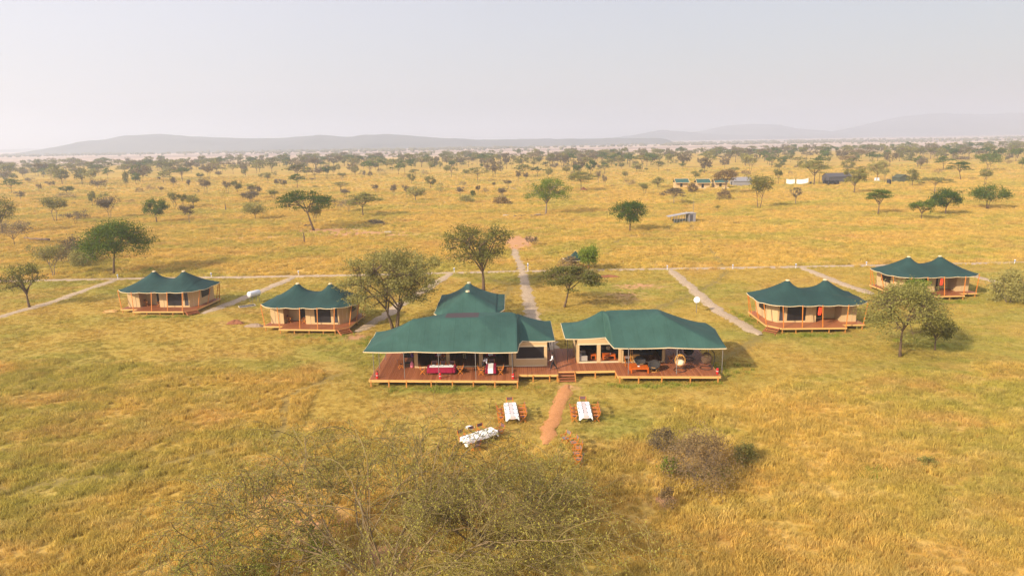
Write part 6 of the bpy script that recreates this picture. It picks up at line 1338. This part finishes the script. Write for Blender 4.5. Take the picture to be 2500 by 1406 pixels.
# region, base x, base y, crown left, right, top (enlarged pixels), style, leaf, label or None
g_, o_, p_, y_, b_ = 'leaf_green', 'leaf_olive', 'leaf_pale', 'leaf_grey', 'leaf_brown'
MID = [
 ('A', 120, 750, 20, 200, 612, 'umbrella', g_, 'dark green umbrella tree alone near the left edge'), ('A', 205, 820, 150, 240, 730, 'dry', y_, None), ('A', 378, 740, 355, 402, 660, 'dry', y_, None), ('A', 480, 695, 435, 525, 635, 'dry', y_, None),
 ('A', 640, 752, 580, 700, 682, 'round', g_, 'dense dark green bush on a grey brush heap'), ('A', 620, 797, 520, 750, 738, 'bush', y_, 'grey brush heap under the dense dark green bush'), ('A', 940, 715, 875, 1025, 620, 'dry', y_, 'grey dome crowned tree on one short trunk'), ('A', 1035, 630, 975, 1085, 500, 'umbrella', g_, None), ('A', 1218, 700, 1172, 1228, 532, 'tall', o_, None),
 ('A', 1295, 670, 1255, 1345, 553, 'round', g_, 'dark green oval tree among grey thorn trees'), ('A', 1420, 595, 1380, 1460, 525, 'vase', o_, None), ('A', 1345, 600, 1310, 1380, 500, 'vase', y_, None), ('A', 1755, 635, 1645, 1815, 492, 'umbrella', g_, 'wide green umbrella tree at the edge of the tree belt'), ('A', 1660, 690, 1630, 1690, 590, 'tall', y_, None), ('A', 1800, 690, 1775, 1825, 618, 'tall', y_, None),
 ('A', 1910, 610, 1872, 1946, 555, 'round', g_, None), ('A', 1965, 765, 1905, 2035, 612, 'vase', y_, None), ('A', 2185, 750, 2112, 2215, 632, 'vase', y_, None), ('A', 2265, 745, 2205, 2318, 632, 'round', o_, None), ('A', 2335, 610, 2290, 2372, 518, 'vase', o_, None), ('A', 2375, 835, 2310, 2480, 738, 'round', y_, None), ('A', 2400, 770, 2340, 2455, 662, 'vase', p_, None),
 ('A', 880, 870, 845, 925, 725, 'tall', o_, None), ('A', 1000, 800, 930, 1060, 740, 'bush', g_, None), ('A', 1685, 900, 1592, 1722, 738, 'vase', o_, None), ('A', 1738, 900, 1722, 1800, 755, 'vase', o_, None), ('A', 1850, 880, 1760, 1925, 760, 'round', o_, None), ('A', 1545, 745, 1515, 1572, 685, 'vase', y_, None), ('A', 1325, 740, 1275, 1385, 690, 'bush', y_, None), ('A', 1440, 718, 1395, 1490, 665, 'bush', y_, None),
 ('A', 1880, 748, 1848, 1910, 705, 'bush', y_, None), ('A', 700, 858, 678, 722, 830, 'bush', y_, None), ('A', 1255, 832, 1200, 1285, 805, 'bush', y_, None), ('A', 285, 650, 235, 315, 600, 'dry', y_, None), ('A', 20, 600, 0, 50, 548, 'round', y_, None), ('A', 105, 570, 55, 160, 500, 'vase', p_, None), ('A', 630, 645, 590, 665, 572, 'vase', y_, None), ('A', 570, 640, 525, 610, 520, 'vase', y_, None), ('A', 870, 580, 825, 900, 515, 'round', o_, None), ('A', 940, 580, 905, 975, 525, 'vase', y_, None), ('A', 425, 600, 360, 470, 505, 'umbrella', g_, None), ('A', 370, 585, 290, 430, 490, 'umbrella', o_, None), ('A', 230, 600, 180, 265, 530, 'vase', y_, None), ('A', 720, 570, 655, 780, 505, 'umbrella', y_, None), ('A', 1180, 560, 1120, 1270, 488, 'umbrella', o_, None),
 ('B', 1410, 790, 1368, 1460, 665, 'vase', y_, None), ('B', 1555, 790, 1488, 1562, 670, 'vase', y_, None), ('B', 1585, 822, 1540, 1742, 688, 'round', p_, 'wide grey green dome crowned tree leaning to its side'), ('B', 1765, 705, 1705, 1820, 590, 'round', o_, 'dark round crowned tree with a fallen limb'), ('B', 1860, 742, 1785, 1922, 642, 'bush', p_, None), ('B', 1240, 748, 1200, 1275, 665, 'vase', y_, None), ('B', 505, 702, 395, 575, 566, 'umbrella', g_, 'neat green umbrella tree above the big leaning one'), ('B', 905, 725, 818, 1000, 640, 'umbrella', o_, None), ('B', 925, 790, 905, 1030, 710, 'vase', y_, None), ('B', 920, 635, 875, 972, 550, 'vase', p_, None),
 ('B', 1497, 560, 1450, 1612, 430, 'umbrella', g_, 'dark green flat topped tree at the front of the belt'), ('B', 2205, 640, 2115, 2318, 495, 'umbrella', o_, 'large umbrella tree with dense flat top near the picture centre'), ('B', 270, 815, 205, 330, 715, 'vase', o_, None), ('B', 212, 632, 165, 258, 555, 'round', o_, None), ('B', 150, 622, 108, 175, 562, 'vase', o_, None), ('B', 300, 712, 263, 332, 612, 'vase', y_, None), ('B', 372, 722, 320, 405, 615, 'vase', y_, None), ('B', 637, 642, 605, 660, 602, 'vase', y_, None), ('B', 745, 577, 697, 778, 495, 'vase', o_, None), ('B', 585, 582, 538, 622, 500, 'round', o_, None), ('B', 480, 555, 405, 520, 495, 'round', y_, None), ('B', 560, 520, 505, 612, 462, 'umbrella', o_, None),
 ('B', 1040, 572, 1000, 1082, 503, 'round', y_, None), ('B', 1120, 518, 1090, 1155, 458, 'round', o_, None), ('B', 1285, 552, 1243, 1325, 505, 'bush', y_, None), ('B', 1132, 597, 1112, 1150, 535, 'tall', y_, None), ('B', 1190, 605, 1162, 1215, 545, 'round', y_, None), ('B', 1592, 662, 1535, 1612, 563, 'round', o_, None), ('B', 2045, 787, 1990, 2106, 690, 'vase', y_, None), ('B', 2166, 792, 2135, 2197, 723, 'tall', g_, 'small dark pointed bush beside a grey mound'), ('B', 2220, 767, 2180, 2238, 672, 'vase', y_, None), ('B', 2280, 745, 2238, 2325, 692, 'bush', y_, None), ('B', 2440, 790, 2390, 2482, 700, 'vase', y_, None), ('B', 2060, 682, 2008, 2112, 630, 'bush', y_, None), ('B', 2372, 702, 2340, 2395, 640, 'vase', y_, None), ('B', 85, 800, 20, 158, 680, 'round', y_, None), ('B', 1670, 500, 1600, 1765, 400, 'umbrella', o_, None), ('B', 1850, 522, 1836, 1880, 445, 'tall', o_, None), ('B', 1912, 565, 1890, 1957, 485, 'round', o_, None), ('B', 2055, 480, 2012, 2097, 405, 'round', o_, None), ('B', 2292, 455, 2250, 2335, 378, 'round', g_, None), ('B', 2412, 505, 2392, 2430, 470, 'bush', g_, None), ('B', 2370, 572, 2345, 2415, 500, 'vase', o_, None), ('B', 2432, 562, 2410, 2472, 500, 'vase', o_, None), ('B', 2096, 582, 2070, 2122, 522, 'round', o_, None), ('B', 1765, 550, 1735, 1795, 440, 'vase', o_, None), ('B', 880, 545, 860, 925, 470, 'round', o_, None), ('B', 1310, 490, 1265, 1350, 405, 'umbrella', g_, None), ('B', 1210, 465, 1150, 1265, 388, 'umbrella', g_, None), ('B', 720, 490, 630, 800, 400, 'umbrella', g_, None), ('B', 135, 545, 60, 195, 430, 'umbrella', o_, None), ('B', 240, 495, 200, 275, 440, 'vase', o_, None), ('B', 860, 480, 825, 920, 430, 'umbrella', o_, None), ('B', 1700, 572, 1660, 1745, 520, 'bush', y_, None),
 ('C', 1455, 762, 1402, 1522, 655, 'vase', o_, 'small olive fan crowned tree left of the far tents'), ('C', 1590, 697, 1515, 1645, 598, 'round', p_, None), ('C', 300, 532, 208, 372, 390, 'umbrella', o_, None), ('C', 562, 492, 500, 612, 362, 'round', o_, None), ('C', 545, 612, 503, 588, 500, 'round', o_, None), ('C', 255, 642, 218, 302, 535, 'vase', y_, None), ('C', 325, 637, 295, 367, 550, 'vase', y_, None), ('C', 262, 540, 230, 298, 497, 'round', g_, None), ('C', 715, 567, 680, 752, 495, 'round', o_, None), ('C', 795, 497, 758, 832, 443, 'vase', y_, None), ('C', 1145, 472, 1088, 1207, 358, 'umbrella', o_, 'dark umbrella tree on a thin trunk in a gap of the belt'), ('C', 1240, 517, 1208, 1272, 460, 'round', o_, None),
 ('C', 1015, 652, 988, 1057, 535, 'vase', y_, None), ('C', 1080, 692, 1043, 1112, 575, 'vase', y_, None), ('C', 1280, 604, 1240, 1312, 540, 'round', p_, None), ('C', 1408, 542, 1373, 1437, 483, 'round', o_, None), ('C', 1372, 492, 1343, 1402, 440, 'round', p_, None), ('C', 1520, 483, 1462, 1582, 362, 'open', g_, None), ('C', 1607, 443, 1580, 1632, 390, 'round', g_, None), ('C', 1040, 527, 1008, 1078, 480, 'round', y_, None), ('C', 1820, 507, 1788, 1852, 455, 'round', g_, None), ('C', 1995, 502, 1953, 2037, 410, 'vase', y_, None), ('C', 1885, 467, 1818, 1912, 368, 'umbrella', y_, None), ('C', 2140, 428, 2078, 2198, 318, 'umbrella', o_, None), ('C', 1945, 618, 1898, 1998, 538, 'round', o_, None), ('C', 2320, 560, 2262, 2372, 500, 'umbrella', g_, None), ('C', 2412, 622, 2385, 2492, 525, 'umbrella', b_, None), ('C', 165, 692, 103, 197, 622, 'vase', y_, None), ('C', 1310, 668, 1235, 1400, 610, 'bush', b_, None), ('C', 2150, 922, 2130, 2182, 865, 'vase', p_, None), ('C', 110, 780, 45, 160, 702, 'vase', y_, None), ('C', 640, 392, 605, 700, 350, 'umbrella', o_, None), ('C', 830, 448, 782, 885, 365, 'umbrella', y_, None), ('C', 995, 445, 940, 1040, 362, 'umbrella', g_, None), ('C', 730, 440, 685, 780, 360, 'umbrella', g_, None), ('C', 400, 470, 362, 470, 355, 'umbrella', y_, None), ('C', 1700, 430, 1632, 1780, 345, 'umbrella', y_, None), ('C', 2040, 440, 1993, 2098, 355, 'umbrella', g_, None), ('C', 2265, 450, 2228, 2312, 348, 'vase', y_, None), ('C', 2400, 480, 2375, 2480, 365, 'round', o_, None), ('C', 1470, 470, 1440, 1505, 405, 'vase', y_, None),
 ('D', 1435, 682, 1368, 1495, 522, 'tall', o_, 'layered olive tree beside the small olive tent'), ('D', 1715, 530, 1638, 1840, 388, 'umbrella', g_, 'dark flat topped umbrella tree above the leaning one'), ('D', 2335, 437, 2238, 2392, 343, 'umbrella', o_, None), ('D', 165, 655, 98, 208, 523, 'vase', o_, 'olive tree left of the white hanging sheets'), ('D', 95, 512, 38, 145, 388, 'umbrella', g_, None), ('D', 190, 485, 152, 230, 413, 'round', g_, None), ('D', 165, 525, 115, 225, 458, 'round', o_, None), ('D', 362, 542, 318, 392, 438, 'vase', o_, None), ('D', 632, 425, 598, 672, 358, 'vase', y_, None), ('D', 905, 440, 795, 992, 325, 'umbrella', b_, 'wide brown umbrella tree high in the belt'), ('D', 800, 480, 713, 912, 388, 'umbrella', b_, 'flat dark brown umbrella tree behind the far grey tent'), ('D', 815, 565, 735, 890, 440, 'open', p_, None), ('D', 1090, 440, 1010, 1218, 378, 'umbrella', g_, None), ('D', 270, 572, 240, 297, 528, 'bush', y_, None), ('D', 1685, 558, 1638, 1732, 508, 'bush', b_, None), ('D', 2485, 510, 2438, 2520, 418, 'round', g_, 'vivid green tree cut off by the right edge of the photo'), ('D', 1505, 420, 1445, 1562, 308, 'umbrella', o_, None), ('D', 1410, 435, 1378, 1455, 362, 'round', o_, None), ('D', 1310, 445, 1268, 1362, 328, 'tall', o_, None), ('D', 960, 560, 895, 1015, 488, 'umbrella', o_, None), ('D', 1530, 448, 1490, 1568, 415, 'bush', b_, None), ('D', 40, 660, -20, 92, 585, 'umbrella', o_, None), ('D', 1170, 640, 1130, 1215, 520, 'vase', p_, None), ('D', 1275, 630, 1225, 1330, 560, 'bush', p_, None), ('D', 1630, 380, 1575, 1690, 298, 'umbrella', g_, None), ('D', 1790, 365, 1730, 1830, 268, 'umbrella', o_, None), ('D', 1900, 390, 1830, 2000, 288, 'umbrella', g_, None), ('D', 2170, 370, 2095, 2230, 275, 'umbrella', o_, None), ('D', 2445, 395, 2400, 2500, 325, 'round', g_, None), ('D', 1330, 370, 1260, 1395, 275, 'umbrella', o_, None), ('D', 1040, 375, 975, 1090, 290, 'umbrella', o_, None), ('D', 545, 385, 495, 660, 298, 'umbrella', o_, None), ('D', 390, 370, 360, 430, 305, 'round', o_, None), ('D', 235, 420, 190, 278, 355, 'vase', y_, None), ('D', 2360, 470, 2330, 2395, 435, 'bush', b_, None), ('D', 1700, 380, 1640, 1745, 315, 'round', y_, None), ('D', 1480, 385, 1370, 1450, 300, 'umbrella', o_, None), ('D', 1935, 445, 1890, 1972, 405, 'vase', y_, None),
]
SIDE = {'A': 'on the left plain', 'B': 'left of centre', 'C': 'right of centre', 'D': 'on the right plain'}
WORD = {'umbrella': 'flat topped tree', 'round': 'round crowned tree', 'vase': 'fan shaped tree', 'open': 'spreading tree', 'dry': 'dry tangled tree', 'bush': 'low bush', 'tall': 'upright slim tree'}
HUE = {g_: 'dark green', o_: 'olive', p_: 'pale green', y_: 'grey leafless', b_: 'brown'}
rnd = random.Random(21); placed = []; cnt = {}; pool = {}
for (rg, bx_, by_, cl_, cr_, ty_, st, lm, lab) in MID:
    ox, oy = REG[rg]; q = 3.90625; X = ox + bx_ / q; Y = oy + by_ / q
    g = G(X, Y); k = scale_at(g); W = (cr_ - cl_) / q * k; Hh = max(1.0, at_y(X, oy + ty_ / q, g[1])[2])
    v = rnd.randrange(3); tm, cm = proto(st, lm, v); rz = rnd.uniform(0, 6.28)
    # nudge sideways so that the crown stands where it is seen
    cx = ox + (cl_ + cr_) / 2 / q; dx = (cx - X) * k * .6
    if lab is None: lab = f'{HUE[lm]} {WORD[st]} {SIDE[rg]}'; grp = lab
    else: grp = None
    t = put_tree(st, tm, cm, (g[0] + dx, g[1], 0), (W / PW.get(st, 7.5) * .92, W / PW.get(st, 7.5) * .92, Hh / 8.0 * .98), rz, lab, grp)
    if grp: pool.setdefault(lab, []).append((X, t))
    placed.append((g[0] + dx, g[1], W * .5))
ORD = ['first', 'second', 'third', 'fourth', 'fifth', 'sixth', 'seventh', 'eighth', 'ninth', 'tenth', 'eleventh', 'twelfth', 'thirteenth', 'fourteenth', 'fifteenth', 'sixteenth', 'seventeenth', 'eighteenth', 'nineteenth', 'twentieth']
def ordinals(pool):
    for lab, L in pool.items():
        L.sort(key=lambda q: q[0]); n = len(L)
        if n == 1: L[0][1]['label'] = 'single ' + lab
        for i, (X, t) in enumerate(L):
            if n > 1: t['label'] = f'{ORD[i]} from left of the {lab.replace(" tree ", " trees ", 1) if " tree " in lab else lab.replace(" bush ", " bushes ", 1)}'
ordinals(pool)
# fill the belt between them
bel = np.random.default_rng(5); far = []; n_ind = 0
for i in range(16000):
    D = sqrt(bel.uniform(430 ** 2, 960 ** 2)); x = bel.uniform(-.80, .80) * D
    if D < 560 and bel.random() < .5: continue
    dens = .5 + .5 * float(wob(x, D, 140, 8))
    if bel.random() > .15 + .9 * dens: continue
    if any((x - a) ** 2 + (D - b) ** 2 < (c + 3.5) ** 2 for a, b, c in placed): continue
    if 60 < x < 215 and 300 < D < 350: continue
    h = bel.uniform(5.5, 11) if bel.random() > .22 else bel.uniform(2, 4.5)
    st = bel.choice(['umbrella', 'umbrella', 'umbrella', 'umbrella', 'round', 'vase', 'vase', 'dry']) if h > 4 else bel.choice(['bush', 'vase'])
    lm = bel.choice([g_, o_, o_, y_, p_]) if st != 'dry' else y_
    W = h * {'umbrella': 1.35, 'round': .95, 'vase': .95, 'dry': 1.0, 'bush': 2.0}[st] * bel.uniform(.8, 1.2)
    placed.append((x, D, W * .4)); far.append((D, x, h, W, st, lm))
    if len(far) > 1000: break
far.sort(); ONE = {}
def one_mesh(st, lm, v):
    """a far tree as one light mesh: trunk and crown joined"""
    key = (st, lm, v)
    if key not in ONE:
        tm, cm = tree_mesh(hash_(st, lm, v) + 5, 8.0, PW.get(st, 7.5), st, 420, .62, ncl=16, nseg=3, mats=('bark', lm))
        va = np.empty(len(tm.vertices) * 3, np.float32); tm.vertices.foreach_get('co', va); va = va.reshape(-1, 3)
        fa = [tuple(p.vertices) for p in tm.polygons]; vb = np.empty(len(cm.vertices) * 3, np.float32); cm.vertices.foreach_get('co', vb); vb = vb.reshape(-1, 3)
        fb = [tuple(x + len(va) for x in p.vertices) for p in cm.polygons]
        me = bpy.data.meshes.new('far_tree'); me.from_pydata(np.concatenate([va, vb]).tolist(), [], fa + fb); me.materials.append(M['bark']); me.materials.append(M[lm])
        me.polygons.foreach_set('material_index', [0] * len(fa) + [1] * len(fb)); me.update(); ONE[key] = me
    return ONE[key]
NI = 130; pool2 = {}
BX = [290, 560, 840, 1080, 1270, 1480, 1740, 2000, 2200]
BACK = ['beyond the forked umbrella acacia', 'beyond the leftmost guest tent', 'beyond the leaning umbrella acacia', 'beyond the double acacia', 'beyond the kitchen tent', 'beyond the central path', 'beyond the solar shed', 'beyond the far camp', 'beyond the grey ridge tent', 'above the right guest tents']
for i, (D, x, h, W, st, lm) in enumerate(far[:NI]):
    me = one_mesh(st, lm, i % 2); nm = KIND[st]; o = obj(nm, me); o.location = (x, D, 0); o.rotation_euler = (0, 0, rnd.uniform(0, 6.28)); o.scale = (W / PW.get(st, 7.5),) * 2 + (h / 8.0,)
    px = 1250 + F_PX * (x / D); bk = BACK[int(np.searchsorted(BX, px))]
    lab = f'far {HUE[lm]} {WORD[st]} {bk}'; tag(o, lab, CAT.get(nm, 'tree'), 'hazy trees of the far belt'); pool2.setdefault(lab, []).append((px, o))
ordinals(pool2)
# all the trees beyond, too many to tell apart: one object
VV, FF, MI, off = [], [], [], 0; LM = [g_, o_, p_, y_, b_]
def add_far(x, D, h, W, st, lm, v):
    global off
    me = one_mesh(st, lm, v); key = me.name
    if key not in _raw:
        a = np.empty(len(me.vertices) * 3, np.float32); me.vertices.foreach_get('co', a); a = a.reshape(-1, 3); q = [tuple(p.vertices) for p in me.polygons if len(p.vertices) == 4]; mi = [p.material_index for p in me.polygons if len(p.vertices) == 4]
        _raw[key] = (a, np.array(q), np.array(mi))
    a, q, mi = _raw[key]; t = rnd.uniform(0, 6.28); s = W / PW.get(st, 7.5)
    b = np.stack([(a[:, 0] * cos(t) - a[:, 1] * sin(t)) * s + x, (a[:, 0] * sin(t) + a[:, 1] * cos(t)) * s + D, a[:, 2] * h / 8.0], 1)
    VV.append(b); FF.append(q + off); MI.append(np.where(mi == 0, 0, 1 + LM.index(lm))); off += len(b)
_raw = {}
for i, (D, x, h, W, st, lm) in enumerate(far[NI:]): add_far(x, D, h, W, st, lm, i % 2)
o = obj('far_trees', np_mesh('far_trees', np.concatenate(VV), np.concatenate(FF), [M['bark']] + [M[x] for x in LM], np.concatenate(MI))); tag(o, 'hazy belt of small savanna trees too many to count', kind='stuff')
# scrub on the plain far beyond: bumps of woodland in strips
V, F, off2 = [], [], 0; rw = np.random.default_rng(12)
for i in range(6500):
    D = rw.choice([rw.uniform(1150, 1800), rw.uniform(1700, 2600), rw.uniform(1700, 2600), rw.uniform(1700, 2600)]); x = rw.uniform(-.82, .82) * D
    if float(wob(x * .10, D, 210, 9)) < (rw.uniform(-.1, .8) if D > 1750 else rw.uniform(.3, 2.0)): continue
    h = rw.uniform(3, 8); W = rw.uniform(4, 11) * (1 if D < 1800 else 1.7); n = 6; P = [(x, D, h)]
    for k in range(n): a = 2 * pi * k / n; P.append((x + W * .5 * cos(a), D + W * .5 * sin(a), h * rw.uniform(.5, .85)))
    for k in range(n): a = 2 * pi * k / n; P.append((x + W * .35 * cos(a), D + W * .35 * sin(a), 0))
    V += P
    for k in range(n): F.append((off2, off2 + 1 + k, off2 + 1 + (k + 1) % n, off2)); F.append((off2 + 1 + k, off2 + 7 + k, off2 + 7 + (k + 1) % n, off2 + 1 + (k + 1) % n))
    off2 += 13
me = bpy.data.meshes.new('far_woodland'); me.from_pydata(V, [], [tuple(dict.fromkeys(f)) for f in F]); me.materials.append(M['far_leaf']); me.update()
tag(obj('far_woodland', me), 'blue grey strips of distant woodland on the plain', kind='stuff')

# ---- the big sparse thorn trees close below the camera
def thorn(seed, base, h, R, stems, name_label, leafn, mats, z_hi, kids=(4, 4, 3, 3), lift=.55, lp=.6, ls=.055, r0=.125):
    r = np.random.default_rng(seed); mb = MB(); mt = MB(); leaves = []
    def branch(p, d, L, rad, depth):
        k = 5; pts = [p]; q = p.copy(); dd = d.copy()
        for i in range(k):
            dd = (dd + Vector(r.normal(0, .16, 3))); 
            if q.z > z_hi * .72: dd.z -= .22
            if depth >= 2 and q.z < h * .25: dd.z += .15
            dd.normalize(); q = q + dd * (L / k); pts.append(q.copy())
        tgt = mb if depth <= 1 else mt
        tgt.tube(pts, [max(.020 if depth < 3 else .011, rad * (1 - .13 * i)) for i in range(k + 1)], 6 if depth == 0 else (5 if depth == 1 else 3), False)
        if depth >= 3:
            for i in range(1, k + 1):
                for _ in range(leafn):
                    if r.random() < lp: leaves.append(np.array(pts[i]) + r.normal(0, .055, 3))
        if depth < len(kids):
            for c in range(kids[depth]):
                f = .35 + .65 * (c + r.uniform(0, 1)) / kids[depth]; idx = min(k, max(1, int(round(f * k)))); ax = Vector(r.normal(0, 1, 3)); ax = (ax - ax.project(dd)); ax.normalize()
                an = r.uniform(.35, .95); nd = (dd * cos(an) + ax * sin(an)); nd.z = nd.z * .8 + (.12 if depth < 2 else .05); nd.normalize()
                branch(pts[idx], nd, L * r.uniform(.52, .78), rad * (1 - .13 * idx) * .66, depth + 1)
    for s in range(stems):
        a = 2 * pi * s / stems + r.uniform(-.4, .4); sp = r.uniform(.5, 1.1) if s else .25
        d = Vector((cos(a) * sp, sin(a) * sp, lift * 1.3)).normalized()
        branch(Vector((.25 * cos(a), .25 * sin(a), -.1)), d, R * .66, r0, 0)
    t = thing('thorn_tree', name_label, 'tree', base)
    mb.build('trunk', M['bark_near'], t, True); mt.build('twigs', M['twig'], t)['kind'] = 'stuff'
    V, F = leaf_quads(r, np.array(leaves), ls, .8); obj('crown', np_mesh('crown', V, F, M[mats]), t)
    return t
p = G(940, 1446); thorn(3, (p[0], p[1], 0), 6.6, 10.0, 12, 'huge sparse yellow green thorn tree close below the camera', 2, 'leaf_thorn', 7.2, (5, 5, 4, 3), .5, .85, .055, .085)
p = G(1228, 1335); thorn(9, (p[0], p[1], 0), 4.8, 5.6, 7, 'sparse thorn tree with bunched stems right of the huge one', 2, 'leaf_thorn', 5.0, (5, 4, 4, 2), .60, .7, .055, .10)
p = G(650, 1475); thorn(14, (p[0], p[1], 0), 2.6, 4.4, 5, 'fresh green thorn tree at the lower left below the huge one', 3, 'leaf_thorn2', 2.9, (4, 4, 4, 3), .40, .6, .05, .09)

# ================================================================ grass: tufts on the ground, one object
def tuft(seed, n, h, rad, wd, lean):
    r = np.random.default_rng(seed); V = []; F = []; 
    for i in range(n):
        a = r.uniform(0, 2 * pi); d = rad * sqrt(r.random()); x, y = d * cos(a), d * sin(a); b = r.uniform(0, 2 * pi); hh = h * r.uniform(.55, 1.15); ln = lean * r.uniform(.2, 1) * hh
        ww = wd * r.uniform(.6, 1.3); f = r.uniform(0, pi); cx, cy = cos(f) * ww / 2, sin(f) * ww / 2; o_ = len(V)
        mx_, my_ = x + ln * .35 * cos(b), y + ln * .35 * sin(b); tx, ty = x + ln * cos(b), y + ln * sin(b)
        V += [(x - cx, y - cy, -.05), (x + cx, y + cy, -.05), (mx_ + cx * .8, my_ + cy * .8, hh * .6), (mx_ - cx * .8, my_ - cy * .8, hh * .6), (tx, ty, hh)]
        F += [(o_, o_ + 1, o_ + 2, o_ + 3), (o_ + 3, o_ + 2, o_ + 4)]
    return V, F
tc = bpy.data.collections.new('grass_tufts')      # sources of the tufts, not in the scene
def proto_tuft(i, args, mat):
    V, F = tuft(*args); me = bpy.data.meshes.new('tuft'); me.from_pydata(V, [], F); me.materials.append(M[mat]); me.update()
    o = bpy.data.objects.new('tuft_%02d' % i, me); tc.objects.link(o); return o
for i in range(4): proto_tuft(i, (40 + i, 38, .30, .32, .030, .85), 'tall')
for i in range(2): proto_tuft(4 + i, (50 + i, 30, .10, .26, .028, .8), 'short')
for i in range(2): proto_tuft(6 + i, (60 + i, 26, .26, .34, .035, .8), 'lush')
rg = np.random.default_rng(77); PX, PY, SC, VR = [], [], [], []
def scatter(y0, y1, dens, sc):
    n = int(dens * .82 * (y1 ** 2 - y0 ** 2)); y = np.sqrt(rg.uniform(y0 ** 2, y1 ** 2, n)); x = rg.uniform(-1, 1, n) * (.82 * y + 4)
    return x, y, np.full(n, sc)
for (a, b, d, s) in ((24, 48, 10.0, 1.0), (48, 72, 9.0, 1.0), (72, 120, 7.0, 1.0), (120, 170, 2.4, 1.3), (170, 240, 1.2, 1.6), (240, 340, .45, 2.0), (340, 520, .12, 2.4)):
    x, y, s = scatter(a, b, d, s); PX.append(x); PY.append(y); SC.append(s)
x, y, s = map(np.concatenate, (PX, PY, SC))
ok = np.ones(len(x), bool)
for pts, wd in path_polys: ok &= seg_dist(x, y, pts) > wd * .5 - .28 + .25 * rg.random(len(x))
for poly in (LD, RD):
    xs_ = [q[0] for q in poly]; ys_ = [q[1] for q in poly]; ok &= ~((x > min(xs_) + .5) & (x < max(xs_) - .2) & (y > min(ys_) + 1.2) & (y < max(ys_)))
for tn in (t1, t2, t3, t4): dx_, dy_ = x - tn.location.x, y - tn.location.y; ok &= ~((np.abs(dx_) < 5.6) & (dy_ > -3.6) & (dy_ < 3.6))
mw = mown_mask(x, y); so_m = blobs(x, y, SOIL); lu = blobs(x, y, LUSH); dens_n = wob(x, y, 6, 31)
ok &= rg.random(len(x)) > np.clip(so_m * 1.35 - .25, 0, .97)
ok &= ~((mw > .5) & (rg.random(len(x)) < .25))
is_m = mw > rg.uniform(.3, .7, len(x)); is_l = (lu > rg.uniform(.25, 1.2, len(x)))
vr = np.where(is_l, 6 + rg.integers(0, 2, len(x)), np.where(is_m, 4 + rg.integers(0, 2, len(x)), rg.integers(0, 4, len(x))))
s = s * rg.uniform(.65, 1.3, len(x)) * (1 + .28 * dens_n * ~is_m)
tk = np.full(len(x), 1e9)
for t_ in TRACKS: tk = np.minimum(tk, seg_dist(x, y, t_))
ok &= ~((tk < .45) & (rg.random(len(x)) < .8))
x, y, s, vr = x[ok], y[ok], s[ok], vr[ok]
gm = bpy.data.meshes.new('grass'); gm.vertices.add(len(x)); gm.vertices.foreach_set('co', np.stack([x, y, np.full(len(x), -.03)], 1).astype(np.float32).ravel())
set_attr(gm, 'tuft_scale', s); set_attr(gm, 'tuft_turn', rg.uniform(0, 2 * pi, len(x)))
a = gm.attributes.new('tuft_kind', 'INT', 'POINT'); a.data.foreach_set('value', vr.astype(np.int32))
go = obj('grass', gm); tag(go, 'tufts of tall golden and short mown grass covering the ground', kind='stuff')
ng = bpy.data.node_groups.new('grass', 'GeometryNodeTree'); ng.interface.new_socket('Geometry', in_out='INPUT', socket_type='NodeSocketGeometry'); ng.interface.new_socket('Geometry', in_out='OUTPUT', socket_type='NodeSocketGeometry')
gi = ng.nodes.new('NodeGroupInput'); gout = ng.nodes.new('NodeGroupOutput'); ins = ng.nodes.new('GeometryNodeInstanceOnPoints'); ci = ng.nodes.new('GeometryNodeCollectionInfo')
ci.inputs['Collection'].default_value = tc; ci.inputs['Separate Children'].default_value = True; ci.inputs['Reset Children'].default_value = True
def na(name, dt):
    q = ng.nodes.new('GeometryNodeInputNamedAttribute'); q.data_type = dt; q.inputs['Name'].default_value = name; return q.outputs[0]
cx_ = ng.nodes.new('ShaderNodeCombineXYZ'); ng.links.new(na('tuft_turn', 'FLOAT'), cx_.inputs[2])
ng.links.new(gi.outputs[0], ins.inputs['Points']); ng.links.new(ci.outputs[0], ins.inputs['Instance']); ins.inputs['Pick Instance'].default_value = True
ng.links.new(na('tuft_kind', 'INT'), ins.inputs['Instance Index']); ng.links.new(cx_.outputs[0], ins.inputs['Rotation']); ng.links.new(na('tuft_scale', 'FLOAT'), ins.inputs['Scale'])
ng.links.new(ins.outputs[0], gout.inputs[0])
md = go.modifiers.new('tufts', 'NODES'); md.node_group = ng
print('tufts', len(x), 'far trees', len(far))
